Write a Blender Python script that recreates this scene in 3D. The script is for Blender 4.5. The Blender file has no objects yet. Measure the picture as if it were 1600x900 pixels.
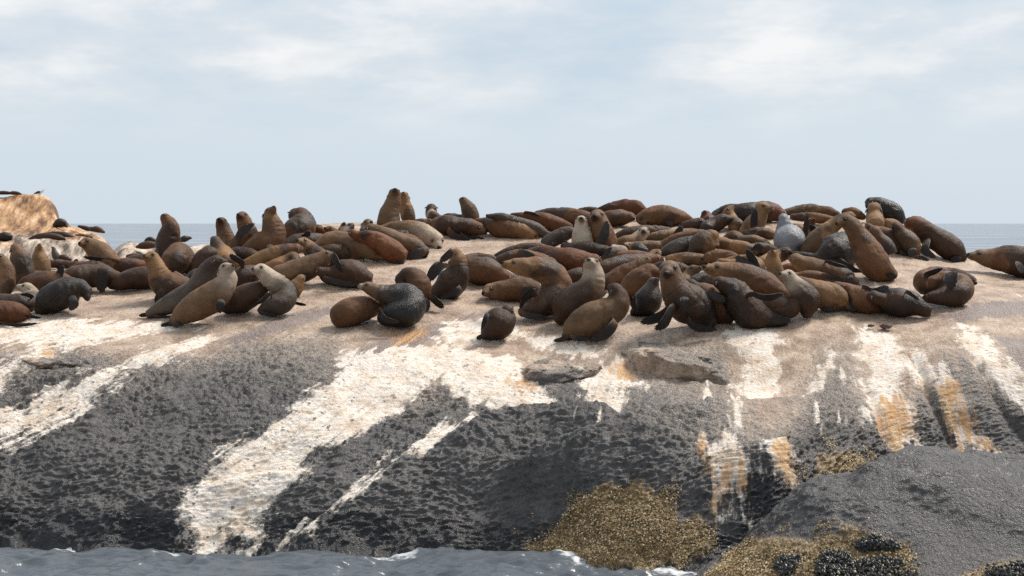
import bpy, bmesh, math, random
import numpy as np
from mathutils import Vector, Matrix

sc = bpy.context.scene
COL = sc.collection
random.seed(7)
rng = np.random.default_rng(7)
R = math.radians

# ---------------------------------------------------------------- camera (standing in a boat, eye 4 m above the sea)
EYE = Vector((0.0, 0.0, 4.0))
cam_data = bpy.data.cameras.new('camera')
cam = bpy.data.objects.new('camera', cam_data)
COL.objects.link(cam)
cam.location = EYE
cam.rotation_euler = (R(90), 0, 0)
cam_data.lens = 72.0
cam_data.sensor_width = 36.0
cam_data.shift_y = -0.0631
cam_data.clip_start = 0.5
cam_data.clip_end = 60000
sc.camera = cam

# ---------------------------------------------------------------- sky: nishita air behind a thin bright cloud layer
SUN_EL, SUN_AZ = R(54), R(57)       # azimuth clockwise from +Y: on the right, beyond the rock
world = bpy.data.worlds.new('World')
sc.world = world
world.use_nodes = True
wn, wl = world.node_tree.nodes, world.node_tree.links
wn.clear()
w_out = wn.new('ShaderNodeOutputWorld')
w_bg = wn.new('ShaderNodeBackground')
w_sky = wn.new('ShaderNodeTexSky')
w_sky.sky_type = 'NISHITA'
w_sky.sun_disc = False
w_sky.sun_elevation = SUN_EL
w_sky.sun_rotation = SUN_AZ
w_sky.air_density = 1.0
w_sky.dust_density = 2.0
w_tc = wn.new('ShaderNodeTexCoord')
# project the view direction on a flat cloud deck
w_sep = wn.new('ShaderNodeSeparateXYZ')
wl.new(w_tc.outputs['Generated'], w_sep.inputs[0])
w_z = wn.new('ShaderNodeMath'); w_z.operation = 'MAXIMUM'; w_z.inputs[1].default_value = 0.0
wl.new(w_sep.outputs['Z'], w_z.inputs[0])
w_za = wn.new('ShaderNodeMath'); w_za.operation = 'ADD'; w_za.inputs[1].default_value = 0.2
wl.new(w_z.outputs[0], w_za.inputs[0])
w_div = wn.new('ShaderNodeVectorMath'); w_div.operation = 'DIVIDE'
w_cmb = wn.new('ShaderNodeCombineXYZ')
for i in range(3):
    wl.new(w_za.outputs[0], w_cmb.inputs[i])
wl.new(w_tc.outputs['Generated'], w_div.inputs[0])
wl.new(w_cmb.outputs[0], w_div.inputs[1])
w_n1 = wn.new('ShaderNodeTexNoise'); w_n1.inputs['Scale'].default_value = 3.0
w_n1.inputs['Detail'].default_value = 5.0; w_n1.inputs['Roughness'].default_value = 0.56
w_map = wn.new('ShaderNodeMapping'); w_map.inputs['Location'].default_value = (3.35, 1.7, 0.0); w_map.inputs['Scale'].default_value = (1.0, 0.8, 0.0)
wl.new(w_div.outputs[0], w_map.inputs[0])
wl.new(w_map.outputs[0], w_n1.inputs['Vector'])
w_r1 = wn.new('ShaderNodeValToRGB')
w_r1.color_ramp.elements[0].position = 0.33; w_r1.color_ramp.elements[0].color = (5.6, 6.7, 7.8, 1)
w_r1.color_ramp.elements[1].position = 0.66; w_r1.color_ramp.elements[1].color = (9.1, 9.15, 9.2, 1)
w_e = w_r1.color_ramp.elements.new(0.50); w_e.color = (6.9, 7.5, 8.1, 1)
wl.new(w_n1.outputs[0], w_r1.inputs[0])
# low haze evens the deck out towards the horizon
w_hz = wn.new('ShaderNodeMapRange'); w_hz.inputs['From Min'].default_value = 0.03; w_hz.inputs['From Max'].default_value = 0.085
w_hz.interpolation_type = 'SMOOTHSTEP'
wl.new(w_z.outputs[0], w_hz.inputs['Value'])
w_m0 = wn.new('ShaderNodeMixRGB'); w_m0.inputs['Color1'].default_value = (6.5, 7.4, 8.25, 1)
wl.new(w_hz.outputs[0], w_m0.inputs['Fac'])
wl.new(w_r1.outputs[0], w_m0.inputs['Color2'])
w_mix = wn.new('ShaderNodeMixRGB'); w_mix.inputs['Fac'].default_value = 0.88
wl.new(w_sky.outputs[0], w_mix.inputs['Color1'])
wl.new(w_m0.outputs[0], w_mix.inputs['Color2'])
wl.new(w_mix.outputs[0], w_bg.inputs['Color'])
w_bg.inputs['Strength'].default_value = 0.084
wl.new(w_bg.outputs[0], w_out.inputs[0])

# ---------------------------------------------------------------- sun, softened by the thin cloud
sun_data = bpy.data.lights.new('sun', 'SUN')
sun_data.energy = 3.8
sun_data.angle = R(17)
sun_data.color = (1.0, 0.94, 0.86)
sun = bpy.data.objects.new('sun', sun_data)
COL.objects.link(sun)
sun_dir = Vector((math.sin(SUN_AZ) * math.cos(SUN_EL), math.cos(SUN_AZ) * math.cos(SUN_EL), math.sin(SUN_EL)))
sun.rotation_euler = (-sun_dir).to_track_quat('-Z', 'Y').to_euler()

sc.view_settings.view_transform = 'Standard'
sc.view_settings.look = 'None'
sc.view_settings.gamma = 1.0
sc.view_settings.exposure = 0.35
sc.view_settings.use_curve_mapping = False
sc.cycles.max_bounces = 5
sc.cycles.use_denoising = False

# ---------------------------------------------------------------- numpy noise and the shape of the rocks
def _hash(ix, iy, iz):
    h = (ix.astype(np.int64) * 374761393 + iy.astype(np.int64) * 668265263 + iz.astype(np.int64) * 2147483647) & 0xffffffff
    h = ((h ^ (h >> 13)) * 1274126177) & 0xffffffff
    return ((h ^ (h >> 16)) & 0xffff) / 32767.5 - 1.0

def noise3(x, y, z):
    ix, iy, iz = np.floor(x), np.floor(y), np.floor(z)
    fx, fy, fz = x - ix, y - iy, z - iz
    ux, uy, uz = [t * t * t * (t * (t * 6 - 15) + 10) for t in (fx, fy, fz)]
    ix, iy, iz = ix.astype(np.int64), iy.astype(np.int64), iz.astype(np.int64)
    def g(a, b, c):
        return _hash(ix + a, iy + b, iz + c)
    x00 = g(0,0,0) * (1-ux) + g(1,0,0) * ux
    x10 = g(0,1,0) * (1-ux) + g(1,1,0) * ux
    x01 = g(0,0,1) * (1-ux) + g(1,0,1) * ux
    x11 = g(0,1,1) * (1-ux) + g(1,1,1) * ux
    return (x00 * (1-uy) + x10 * uy) * (1-uz) + (x01 * (1-uy) + x11 * uy) * uz

def fbm(x, y, z, octaves=4, gain=0.5):
    s, a, f = 0.0, 1.0, 1.0
    for k in range(octaves):
        s = s + a * noise3(x * f + 17.3 * k, y * f - 9.1 * k, z * f + 4.7 * k)
        a *= gain; f *= 2.03
    return s

def smooth_interp(xs, ys, q):
    """Cubic (Catmull-Rom, finite difference) interpolation of rows ys (n, m) at positions q (k,)."""
    xs = np.asarray(xs, float); ys = np.asarray(ys, float)
    m = np.zeros_like(ys)
    dx = np.diff(xs)
    sl = np.diff(ys, axis=0) / dx.reshape(-1, *([1] * (ys.ndim - 1)))
    m[0], m[-1] = sl[0], sl[-1]
    # limited slopes keep the surface from overshooting
    a, b = sl[:-1], sl[1:]
    m[1:-1] = np.where(a * b > 0, 2 * a * b / np.where(np.abs(a + b) < 1e-9, 1e-9, a + b), 0.0)
    k = np.clip(np.searchsorted(xs, q) - 1, 0, len(xs) - 2)
    h = dx[k]; t = np.clip((q - xs[k]) / h, 0, 1)
    sh = (-1,) + (1,) * (ys.ndim - 1)
    t = t.reshape(sh); h = h.reshape(sh)
    t2, t3 = t * t, t * t * t
    return (2*t3 - 3*t2 + 1) * ys[k] + (t3 - 2*t2 + t) * h * m[k] + (-2*t3 + 3*t2) * ys[k+1] + (t3 - t2) * h * m[k+1]

def sheet(table, a_vals, v_vals):
    """Profiles: table = [(a, [(distance, height), ...]), ...]; a is metres across at 32 m from the boat."""
    aa = np.array([t[0] for t in table]); P = np.array([t[1] for t in table], float)
    C = smooth_interp(aa, P, np.asarray(a_vals, float))               # (na, nodes, 2)
    C = np.transpose(C, (1, 0, 2))
    R = smooth_interp(np.arange(C.shape[0]), C, np.asarray(v_vals, float))  # (nv, na, 2)
    return R[..., 0], R[..., 1]

# ---------------------------------------------------------------- surveyed tables (metres; a = metres across at 32 m, w = metres up the slope from the waterline)
ROCK_TABLE = [
    (-16.0, [(24.5, -1.6), (25.8, -0.02), (26.3, 0.581), (26.9, 1.133), (27.8, 1.646), (29, 2.088), (30.3, 2.476), (31.6, 2.726), (33.2, 2.973), (34.8, 3.119), (37.8, 2.519), (41.8, 0.519), (45.8, -1.5)]),
    (-12.0, [(24.5, -1.6), (25.8, -0.02), (26.3, 0.581), (26.9, 1.133), (27.8, 1.646), (29, 2.088), (30.3, 2.476), (31.6, 2.726), (33.2, 2.973), (34.8, 3.141), (37.8, 2.541), (41.8, 0.541), (45.8, -1.5)]),
    (-8.0, [(24.3, -1.6), (25.6, -0.02), (26.1, 0.566), (26.7, 1.071), (27.6, 1.576), (28.7, 2.063), (30, 2.444), (31.4, 2.715), (33.2, 3.004), (34.8, 3.184), (37.8, 2.584), (41.8, 0.584), (45.8, -1.5)]),
    (-6.0, [(24.0, -1.6), (25.3, -0.02), (25.8, 0.525), (26.4, 1.022), (27.3, 1.517), (28.4, 2.039), (29.8, 2.454), (31.2, 2.742), (33.2, 3.077), (35.2, 3.307), (38.2, 2.707), (42.2, 0.707), (46.2, -1.5)]),
    (-4.8, [(23.8, -1.6), (25.1, -0.02), (25.7, 0.498), (26.3, 0.992), (27.1, 1.493), (28.3, 2.028), (29.7, 2.487), (31.3, 2.816), (33.6, 3.255), (36, 3.561), (39, 2.961), (43, 0.961), (47, -1.5)]),
    (-4.0, [(23.8, -1.6), (25.1, -0.02), (25.6, 0.472), (26.2, 0.962), (27.0, 1.46), (28.2, 2.008), (29.6, 2.511), (31.3, 2.865), (33.8, 3.409), (37, 3.873), (40, 3.273), (44, 1.273), (48, -1.5)]),
    (-2.0, [(23.7, -1.6), (25.0, -0.02), (25.5, 0.486), (26.1, 1.015), (27, 1.502), (28.1, 2.015), (29.4, 2.475), (31.2, 2.869), (34, 3.458), (37.5, 4.035), (40.5, 3.435), (44.5, 1.435), (48.5, -1.5)]),
    (0.0, [(23.45, -1.6), (24.75, -0.02), (25.3, 0.513), (25.9, 1.038), (26.6, 1.415), (27.8, 1.906), (29.1, 2.309), (30.9, 2.735), (34, 3.405), (37.5, 4.07), (40.5, 3.47), (44.5, 1.47), (48.5, -1.5)]),
    (2.0, [(22.7, -1.6), (24.0, -0.02), (24.5, 0.547), (25.1, 1.129), (26.1, 1.504), (27.7, 1.827), (29.0, 2.36), (30.6, 2.747), (33.8, 3.409), (37.5, 4.094), (40.5, 3.494), (44.5, 1.494), (48.5, -1.5)]),
    (3.0, [(22.65, -1.6), (23.95, -0.02), (24.4, 0.523), (24.9, 1.23), (26.0, 1.571), (27.6, 1.766), (28.9, 2.41), (30.4, 2.756), (33.8, 3.43), (37.5, 4.105), (40.5, 3.505), (44.5, 1.505), (48.5, -1.5)]),
    (4.0, [(22.6, -1.6), (23.9, -0.02), (24.35, 0.492), (24.8, 1.28), (25.9, 1.604), (27.4, 1.748), (28.9, 2.456), (30.3, 2.807), (33.8, 3.461), (37.5, 4.129), (40.5, 3.529), (44.5, 1.529), (48.5, -1.5)]),
    (4.9, [(22.9, -1.6), (24.2, -0.02), (24.7, 0.519), (25.3, 1.146), (26.2, 1.536), (27.3, 1.816), (28.9, 2.501), (30.3, 2.835), (33.7, 3.442), (37.4, 4.129), (40.4, 3.529), (44.4, 1.529), (48.4, -1.5)]),
    (6.0, [(23.6, -1.6), (24.9, -0.02), (25.7, 0.659), (26.3, 1.197), (26.8, 1.605), (27.5, 2.015), (28.9, 2.501), (30.4, 2.851), (33.6, 3.412), (37.2, 4.046), (40.2, 3.446), (44.2, 1.446), (48.2, -1.5)]),
    (7.0, [(23.7, -1.6), (25, -0.02), (25.9, 0.593), (26.6, 1.082), (27.0, 1.671), (27.6, 2.18), (28.8, 2.551), (30.1, 2.815), (32.8, 3.17), (36, 3.494), (39, 2.894), (43, 0.894), (47, -1.5)]),
    (8.0, [(23.7, -1.6), (25, -0.02), (26, 0.579), (26.7, 1.071), (27.0, 1.587), (27.6, 2.094), (28.8, 2.506), (30.2, 2.811), (32.8, 3.119), (35.5, 3.412), (38.5, 2.812), (42.5, 0.812), (46.5, -1.5)]),
    (12.0, [(23.7, -1.6), (25, -0.02), (26, 0.498), (26.7, 0.988), (27.2, 1.442), (27.9, 1.899), (28.9, 2.275), (30.2, 2.575), (32.8, 2.862), (35.5, 3.101), (38.5, 2.501), (42.5, 0.501), (46.5, -1.5)]),
    (16.0, [(23.7, -1.6), (25, -0.02), (26, 0.498), (26.7, 0.988), (27.2, 1.442), (27.9, 1.812), (28.9, 2.094), (30.2, 2.386), (32.8, 2.657), (35.5, 2.88), (38.5, 2.28), (42.5, 0.28), (46.5, -1.5)]),
]
BOULDER_TABLE = [
    (2.9, [(21.9, -1.2), (22.4, -0.277), (22.9, -0.122), (23.2, -0.067), (23.4, -0.044), (23.5, -0.024), (23.6, -0.012), (23.95, -0.132), (24.3, -0.512), (24.5, -0.9)]),
    (3.4, [(21.6, -1.2), (22.1, -0.22), (22.4, -0.067), (22.8, 0.038), (23.1, 0.109), (23.4, 0.154), (23.6, 0.187), (23.95, 0.067), (24.3, -0.313), (24.5, -0.9)]),
    (3.8, [(21.5, -1.2), (22.0, -0.201), (22.35, -0.023), (22.8, 0.131), (23.1, 0.282), (23.4, 0.373), (23.7, 0.452), (24.05, 0.332), (24.4, -0.048), (24.6, -0.9)]),
    (4.3, [(21.4, -1.2), (21.9, -0.182), (22.3, 0.021), (22.7, 0.233), (23.0, 0.471), (23.3, 0.658), (23.7, 0.786), (24.05, 0.666), (24.4, 0.1), (24.6, -0.9)]),
    (4.9, [(21.3, -1.2), (21.8, -0.162), (22.2, 0.073), (22.6, 0.32), (22.9, 0.629), (23.2, 0.912), (23.7, 1.067), (24.05, 0.947), (24.4, 0.1), (24.6, -0.9)]),
    (5.4, [(21.3, -1.2), (21.8, -0.162), (22.2, 0.094), (22.55, 0.343), (22.85, 0.672), (23.15, 0.954), (23.8, 1.107), (24.15, 0.987), (24.5, 0.1), (24.7, -0.9)]),
    (5.75, [(21.3, -1.2), (21.8, -0.162), (22.15, 0.103), (22.5, 0.351), (22.8, 0.687), (23.2, 0.991), (24.1, 1.221), (24.45, 1.101), (24.8, 0.1), (25.0, -0.9)]),
    (6.5, [(21.3, -1.2), (21.8, -0.162), (22.1, 0.112), (22.45, 0.373), (22.8, 0.687), (23.25, 1.014), (24.3, 1.335), (24.65, 1.215), (25.0, 0.1), (25.2, -0.9)]),
    (7.2, [(21.25, -1.2), (21.75, -0.153), (22.05, 0.121), (22.4, 0.367), (22.75, 0.651), (23.3, 0.949), (24.4, 1.316), (24.75, 1.196), (25.1, 0.1), (25.3, -0.9)]),
    (8.0, [(21.2, -1.2), (21.7, -0.143), (22.0, 0.129), (22.35, 0.361), (22.75, 0.609), (23.3, 0.876), (24.4, 1.247), (24.75, 1.127), (25.1, 0.1), (25.3, -0.9)]),
    (10.0, [(21.2, -1.2), (21.7, -0.279), (22.0, 0.04), (22.35, 0.221), (22.75, 0.438), (23.3, 0.716), (24.4, 1.095), (24.75, 0.975), (25.1, 0.1), (25.3, -0.9)]),
    (13.0, [(21.4, -1.2), (21.9, -0.455), (22.2, -0.274), (22.5, -0.155), (22.8, -0.033), (23.1, 0.095), (23.6, 0.158), (23.95, 0.038), (24.3, -0.342), (24.5, -0.9)]),
]
FAR_TABLE = [
    (-10.6, [(75, -1.5), (78, 1.782), (80, 2.725), (81.5, 3.16), (82.3, 3.357), (84, 3.974), (85.2, 4.639), (86.5, 5.162), (88.5, 4.662), (92.5, -1.8)]),
    (-8.6, [(75, -1.5), (78, 1.782), (80, 2.6), (81.5, 3.16), (82.3, 3.357), (84, 3.974), (85.2, 4.719), (86.5, 5.243), (88.5, 4.743), (92.5, -1.8)]),
    (-7.7, [(75, -1.5), (78, 1.782), (80, 2.475), (81.5, 3.16), (82.3, 3.331), (84, 4.0), (85.2, 4.692), (86.5, 5.23), (88.5, 4.73), (92.5, -1.8)]),
    (-7.38, [(75, -1.5), (78, 1.782), (80, 2.475), (81.5, 3.16), (82.3, 3.306), (84, 3.947), (85.2, 4.586), (86.5, 5.108), (88.5, 4.608), (92.5, -1.8)]),
    (-7.18, [(75, -1.5), (78, 1.782), (80, 2.425), (81.5, 3.16), (82.3, 3.28), (83.6, 3.791), (84.8, 4.292), (86, 4.726), (88, 4.226), (92, -1.8)]),
    (-7.05, [(75, -1.5), (78, 1.782), (80, 2.425), (81.5, 3.16), (82.3, 3.28), (83.4, 3.635), (84.4, 3.894), (85.5, 4.08), (87.5, 3.58), (91.5, -1.8)]),
    (-6.9, [(75, -1.5), (78, 1.782), (80, 2.425), (81.5, 3.16), (82.3, 3.28), (83.4, 3.583), (84.4, 3.789), (85.5, 3.947), (87.5, 3.447), (91.5, -1.8)]),
    (-6.6, [(75, -1.5), (78, 1.782), (80, 2.425), (81.5, 3.109), (82.3, 3.228), (83.4, 3.453), (84.4, 3.578), (85.5, 3.706), (87.5, 3.206), (91.5, -1.8)]),
    (-6.4, [(75, -1.5), (78, 1.782), (80, 2.35), (81.5, 2.956), (82.3, 3.1), (83.4, 3.27), (84.4, 3.393), (85.5, 3.492), (87.5, 2.992), (91.5, -1.8)]),
    (-6.27, [(75, -1.5), (78, 1.782), (80, 2.225), (81.5, 2.701), (82.3, 2.843), (83.4, 2.984), (84.4, 3.077), (85.5, 3.172), (87.5, 2.672), (91.5, -1.8)]),
    (-6.14, [(75, -1.5), (78, 1.538), (80, 1.725), (81.5, 1.937), (82.3, 2.071), (83.4, 2.202), (84.4, 2.338), (85.5, 2.424), (87.5, 1.924), (91.5, -1.8)]),
    (-5.85, [(75, -1.5), (78, -0.168), (80, -0.225), (81.5, -0.228), (82.3, -0.192), (83.4, -0.196), (84.4, -0.194), (85.5, -0.195), (87.5, -0.695), (91.5, -1.8)]),
]
LOW_TABLE = [
    (-6.8, [(61, -1.5), (64, 0.58), (65, 0.933), (66.5, 1.485), (68, 1.854), (70, 2.009), (72, 1.509), (76, -1.8)]),
    (-6.4, [(61, -1.5), (64, 0.58), (65, 1.339), (66.5, 2.109), (68, 2.598), (70, 2.841), (72, 2.341), (76, -1.8)]),
    (-6.2, [(61, -1.5), (64, 0.58), (65, 1.745), (66.5, 2.628), (68, 2.98), (70, 3.147), (72, 2.647), (76, -1.8)]),
    (-6.08, [(61, -1.5), (64, 0.58), (65, 1.948), (66.5, 2.774), (68, 3.171), (70, 3.366), (72, 2.866), (76, -1.8)]),
    (-5.97, [(61, -1.5), (64, 0.58), (65, 1.948), (66.5, 2.836), (68, 3.235), (70, 3.431), (72, 2.931), (76, -1.8)]),
    (-5.84, [(61, -1.5), (64, 0.58), (65, 1.948), (66.5, 2.836), (68, 3.086), (70, 3.3), (72, 2.8), (76, -1.8)]),
    (-5.7, [(61, -1.5), (64, 0.58), (65, 1.948), (66.5, 2.774), (68, 2.959), (70, 3.147), (72, 2.647), (76, -1.8)]),
    (-5.4, [(61, -1.5), (64, 0.58), (65, 1.948), (66.5, 2.774), (68, 2.959), (70, 3.147), (72, 2.647), (76, -1.8)]),
    (-5.0, [(61, -1.5), (64, 0.58), (65, 1.948), (66.5, 2.815), (68, 3.022), (70, 3.212), (72, 2.712), (76, -1.8)]),
    (-4.7, [(61, -1.5), (64, 0.58), (65, 1.948), (66.5, 2.857), (68, 3.065), (70, 3.278), (72, 2.778), (76, -1.8)]),
    (-4.3, [(61, -1.5), (64, 0.58), (65, 1.745), (66.5, 2.628), (68, 2.874), (70, 3.059), (72, 2.559), (76, -1.8)]),
    (-3.7, [(61, -1.5), (64, 0.38), (65, 0.933), (66.5, 1.485), (68, 1.854), (70, 2.009), (72, 1.509), (76, -1.8)]),
]
ALGAE = {'a0': -9.0, 'da': 1.0, 'w0': -1.5, 'dw': 0.25, 'rows': [[1.1, 1.1, 1.1, 1.1, 1.1, 1.1, 1.1, 1.1, 1.1, 1.1, 1.1, 1.1, 1.1, 1.1, 1.1, 1.1, 1.1, 1.1, 1.1], [1.1, 1.1, 1.1, 1.1, 1.1, 1.1, 1.1, 1.1, 1.1, 1.1, 1.1, 1.1, 1.1, 1.1, 1.1, 1.1, 1.1, 1.1, 1.1], [1.1, 1.1, 1.1, 1.1, 1.1, 1.1, 1.1, 1.1, 1.1, 1.1, 1.1, 1.1, 1.1, 1.1, 1.1, 1.1, 1.1, 1.1, 1.1], [1.1, 1.1, 1.1, 1.1, 1.1, 1.1, 1.1, 1.1, 1.1, 1.1, 1.1, 1.1, 1.1, 1.1, 1.1, 1.1, 1.1, 1.1, 1.1], [1.1, 1.1, 1.1, 1.1, 1.1, 1.1, 1.1, 1.1, 1.1, 1.1, 1.1, 1.1, 1.1, 1.1, 1.1, 1.1, 1.1, 1.1, 1.1], [1.1, 1.1, 1.1, 1.1, 1.1, 1.1, 1.1, 1.1, 1.1, 1.1, 1.1, 1.1, 1.1, 1.1, 1.1, 1.1, 1.1, 1.1, 1.1], [1.09, 1.09, 1.09, 1.09, 1.09, 1.09, 1.09, 1.09, 1.09, 1.09, 1.1, 1.1, 1.1, 1.1, 1.1, 1.09, 1.09, 1.09, 1.09], [1.09, 1.09, 1.09, 1.09, 1.09, 1.09, 1.09, 1.09, 1.09, 1.09, 1.09, 1.09, 1.09, 1.09, 1.09, 1.09, 1.09, 1.09, 1.09], [1.08, 1.08, 1.08, 1.08, 1.09, 1.08, 1.08, 1.09, 1.09, 1.09, 1.09, 1.09, 1.09, 1.09, 1.09, 1.09, 1.09, 1.09, 1.09], [1.07, 1.07, 1.08, 1.08, 1.08, 1.08, 1.08, 1.08, 1.08, 1.08, 1.08, 1.08, 1.08, 1.08, 1.08, 1.08, 1.08, 1.08, 1.08], [1.06, 1.06, 1.06, 1.06, 1.07, 1.07, 1.07, 1.07, 1.07, 1.07, 1.07, 1.08, 1.07, 1.07, 1.07, 1.07, 1.08, 1.08, 1.08], [1.0, 1.01, 1.04, 1.04, 1.05, 1.05, 1.05, 1.05, 1.05, 1.05, 1.06, 1.06, 1.05, 1.05, 1.05, 1.06, 1.06, 1.07, 1.07], [0.93, 0.94, 1.01, 1.02, 1.03, 1.02, 1.02, 1.02, 1.02, 1.02, 1.01, 0.99, 0.88, 0.88, 1.0, 1.01, 1.05, 1.05, 1.06], [0.85, 0.86, 0.95, 0.99, 1.0, 1.0, 0.99, 0.99, 1.0, 0.98, 0.96, 0.91, 0.75, 0.67, 0.95, 0.95, 1.0, 1.02, 1.02], [0.78, 0.78, 0.88, 0.97, 0.98, 0.97, 0.95, 0.95, 0.94, 0.92, 0.91, 0.83, 0.66, 0.47, 0.86, 0.82, 0.95, 0.97, 0.97], [0.73, 0.73, 0.8, 0.95, 0.96, 0.95, 0.91, 0.91, 0.9, 0.87, 0.86, 0.75, 0.59, 0.32, 0.78, 0.67, 0.91, 0.93, 0.93], [0.72, 0.72, 0.73, 0.84, 0.9, 0.91, 0.83, 0.67, 0.79, 0.71, 0.82, 0.68, 0.54, 0.26, 0.7, 0.44, 0.79, 0.85, 0.88], [0.7, 0.7, 0.65, 0.73, 0.84, 0.88, 0.75, 0.37, 0.64, 0.47, 0.81, 0.64, 0.52, 0.24, 0.62, 0.24, 0.62, 0.66, 0.7], [0.61, 0.62, 0.6, 0.64, 0.79, 0.82, 0.68, 0.14, 0.49, 0.25, 0.8, 0.62, 0.5, 0.23, 0.56, 0.19, 0.52, 0.49, 0.53], [0.51, 0.51, 0.58, 0.58, 0.72, 0.74, 0.61, 0.11, 0.34, 0.2, 0.79, 0.61, 0.49, 0.21, 0.49, 0.14, 0.43, 0.34, 0.39], [0.42, 0.42, 0.56, 0.52, 0.66, 0.67, 0.54, 0.07, 0.21, 0.2, 0.74, 0.59, 0.47, 0.2, 0.47, 0.12, 0.35, 0.27, 0.29], [0.36, 0.35, 0.52, 0.44, 0.59, 0.6, 0.49, 0.06, 0.1, 0.2, 0.65, 0.57, 0.46, 0.19, 0.45, 0.12, 0.28, 0.24, 0.25], [0.3, 0.3, 0.48, 0.34, 0.47, 0.55, 0.46, 0.08, 0.1, 0.19, 0.57, 0.52, 0.45, 0.18, 0.43, 0.12, 0.23, 0.21, 0.23], [0.25, 0.25, 0.45, 0.25, 0.35, 0.5, 0.44, 0.1, 0.1, 0.16, 0.47, 0.46, 0.45, 0.17, 0.41, 0.12, 0.19, 0.18, 0.2], [0.2, 0.2, 0.42, 0.16, 0.24, 0.45, 0.41, 0.12, 0.1, 0.14, 0.4, 0.38, 0.45, 0.15, 0.37, 0.1, 0.15, 0.15, 0.17], [0.18, 0.18, 0.36, 0.13, 0.18, 0.35, 0.32, 0.1, 0.1, 0.11, 0.34, 0.3, 0.45, 0.12, 0.33, 0.08, 0.11, 0.13, 0.14], [0.17, 0.17, 0.31, 0.11, 0.14, 0.27, 0.25, 0.08, 0.08, 0.09, 0.29, 0.31, 0.44, 0.1, 0.27, 0.07, 0.07, 0.1, 0.12], [0.15, 0.15, 0.26, 0.09, 0.11, 0.19, 0.18, 0.07, 0.07, 0.08, 0.24, 0.31, 0.41, 0.1, 0.2, 0.05, 0.05, 0.08, 0.09], [0.14, 0.14, 0.21, 0.07, 0.08, 0.12, 0.12, 0.06, 0.06, 0.07, 0.2, 0.31, 0.38, 0.1, 0.13, 0.05, 0.04, 0.07, 0.08], [0.13, 0.12, 0.16, 0.06, 0.05, 0.09, 0.09, 0.05, 0.05, 0.06, 0.16, 0.25, 0.3, 0.09, 0.08, 0.04, 0.04, 0.06, 0.07], [0.11, 0.11, 0.14, 0.05, 0.05, 0.08, 0.08, 0.04, 0.05, 0.06, 0.13, 0.2, 0.23, 0.07, 0.05, 0.03, 0.03, 0.05, 0.06], [0.1, 0.1, 0.12, 0.04, 0.04, 0.07, 0.07, 0.04, 0.04, 0.05, 0.1, 0.15, 0.17, 0.06, 0.04, 0.03, 0.03, 0.05, 0.05], [0.09, 0.09, 0.11, 0.04, 0.04, 0.06, 0.06, 0.03, 0.04, 0.04, 0.08, 0.1, 0.12, 0.05, 0.04, 0.02, 0.02, 0.04, 0.04], [0.08, 0.08, 0.1, 0.03, 0.03, 0.05, 0.05, 0.03, 0.03, 0.04, 0.07, 0.08, 0.09, 0.04, 0.03, 0.02, 0.02, 0.03, 0.04]]}
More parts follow.
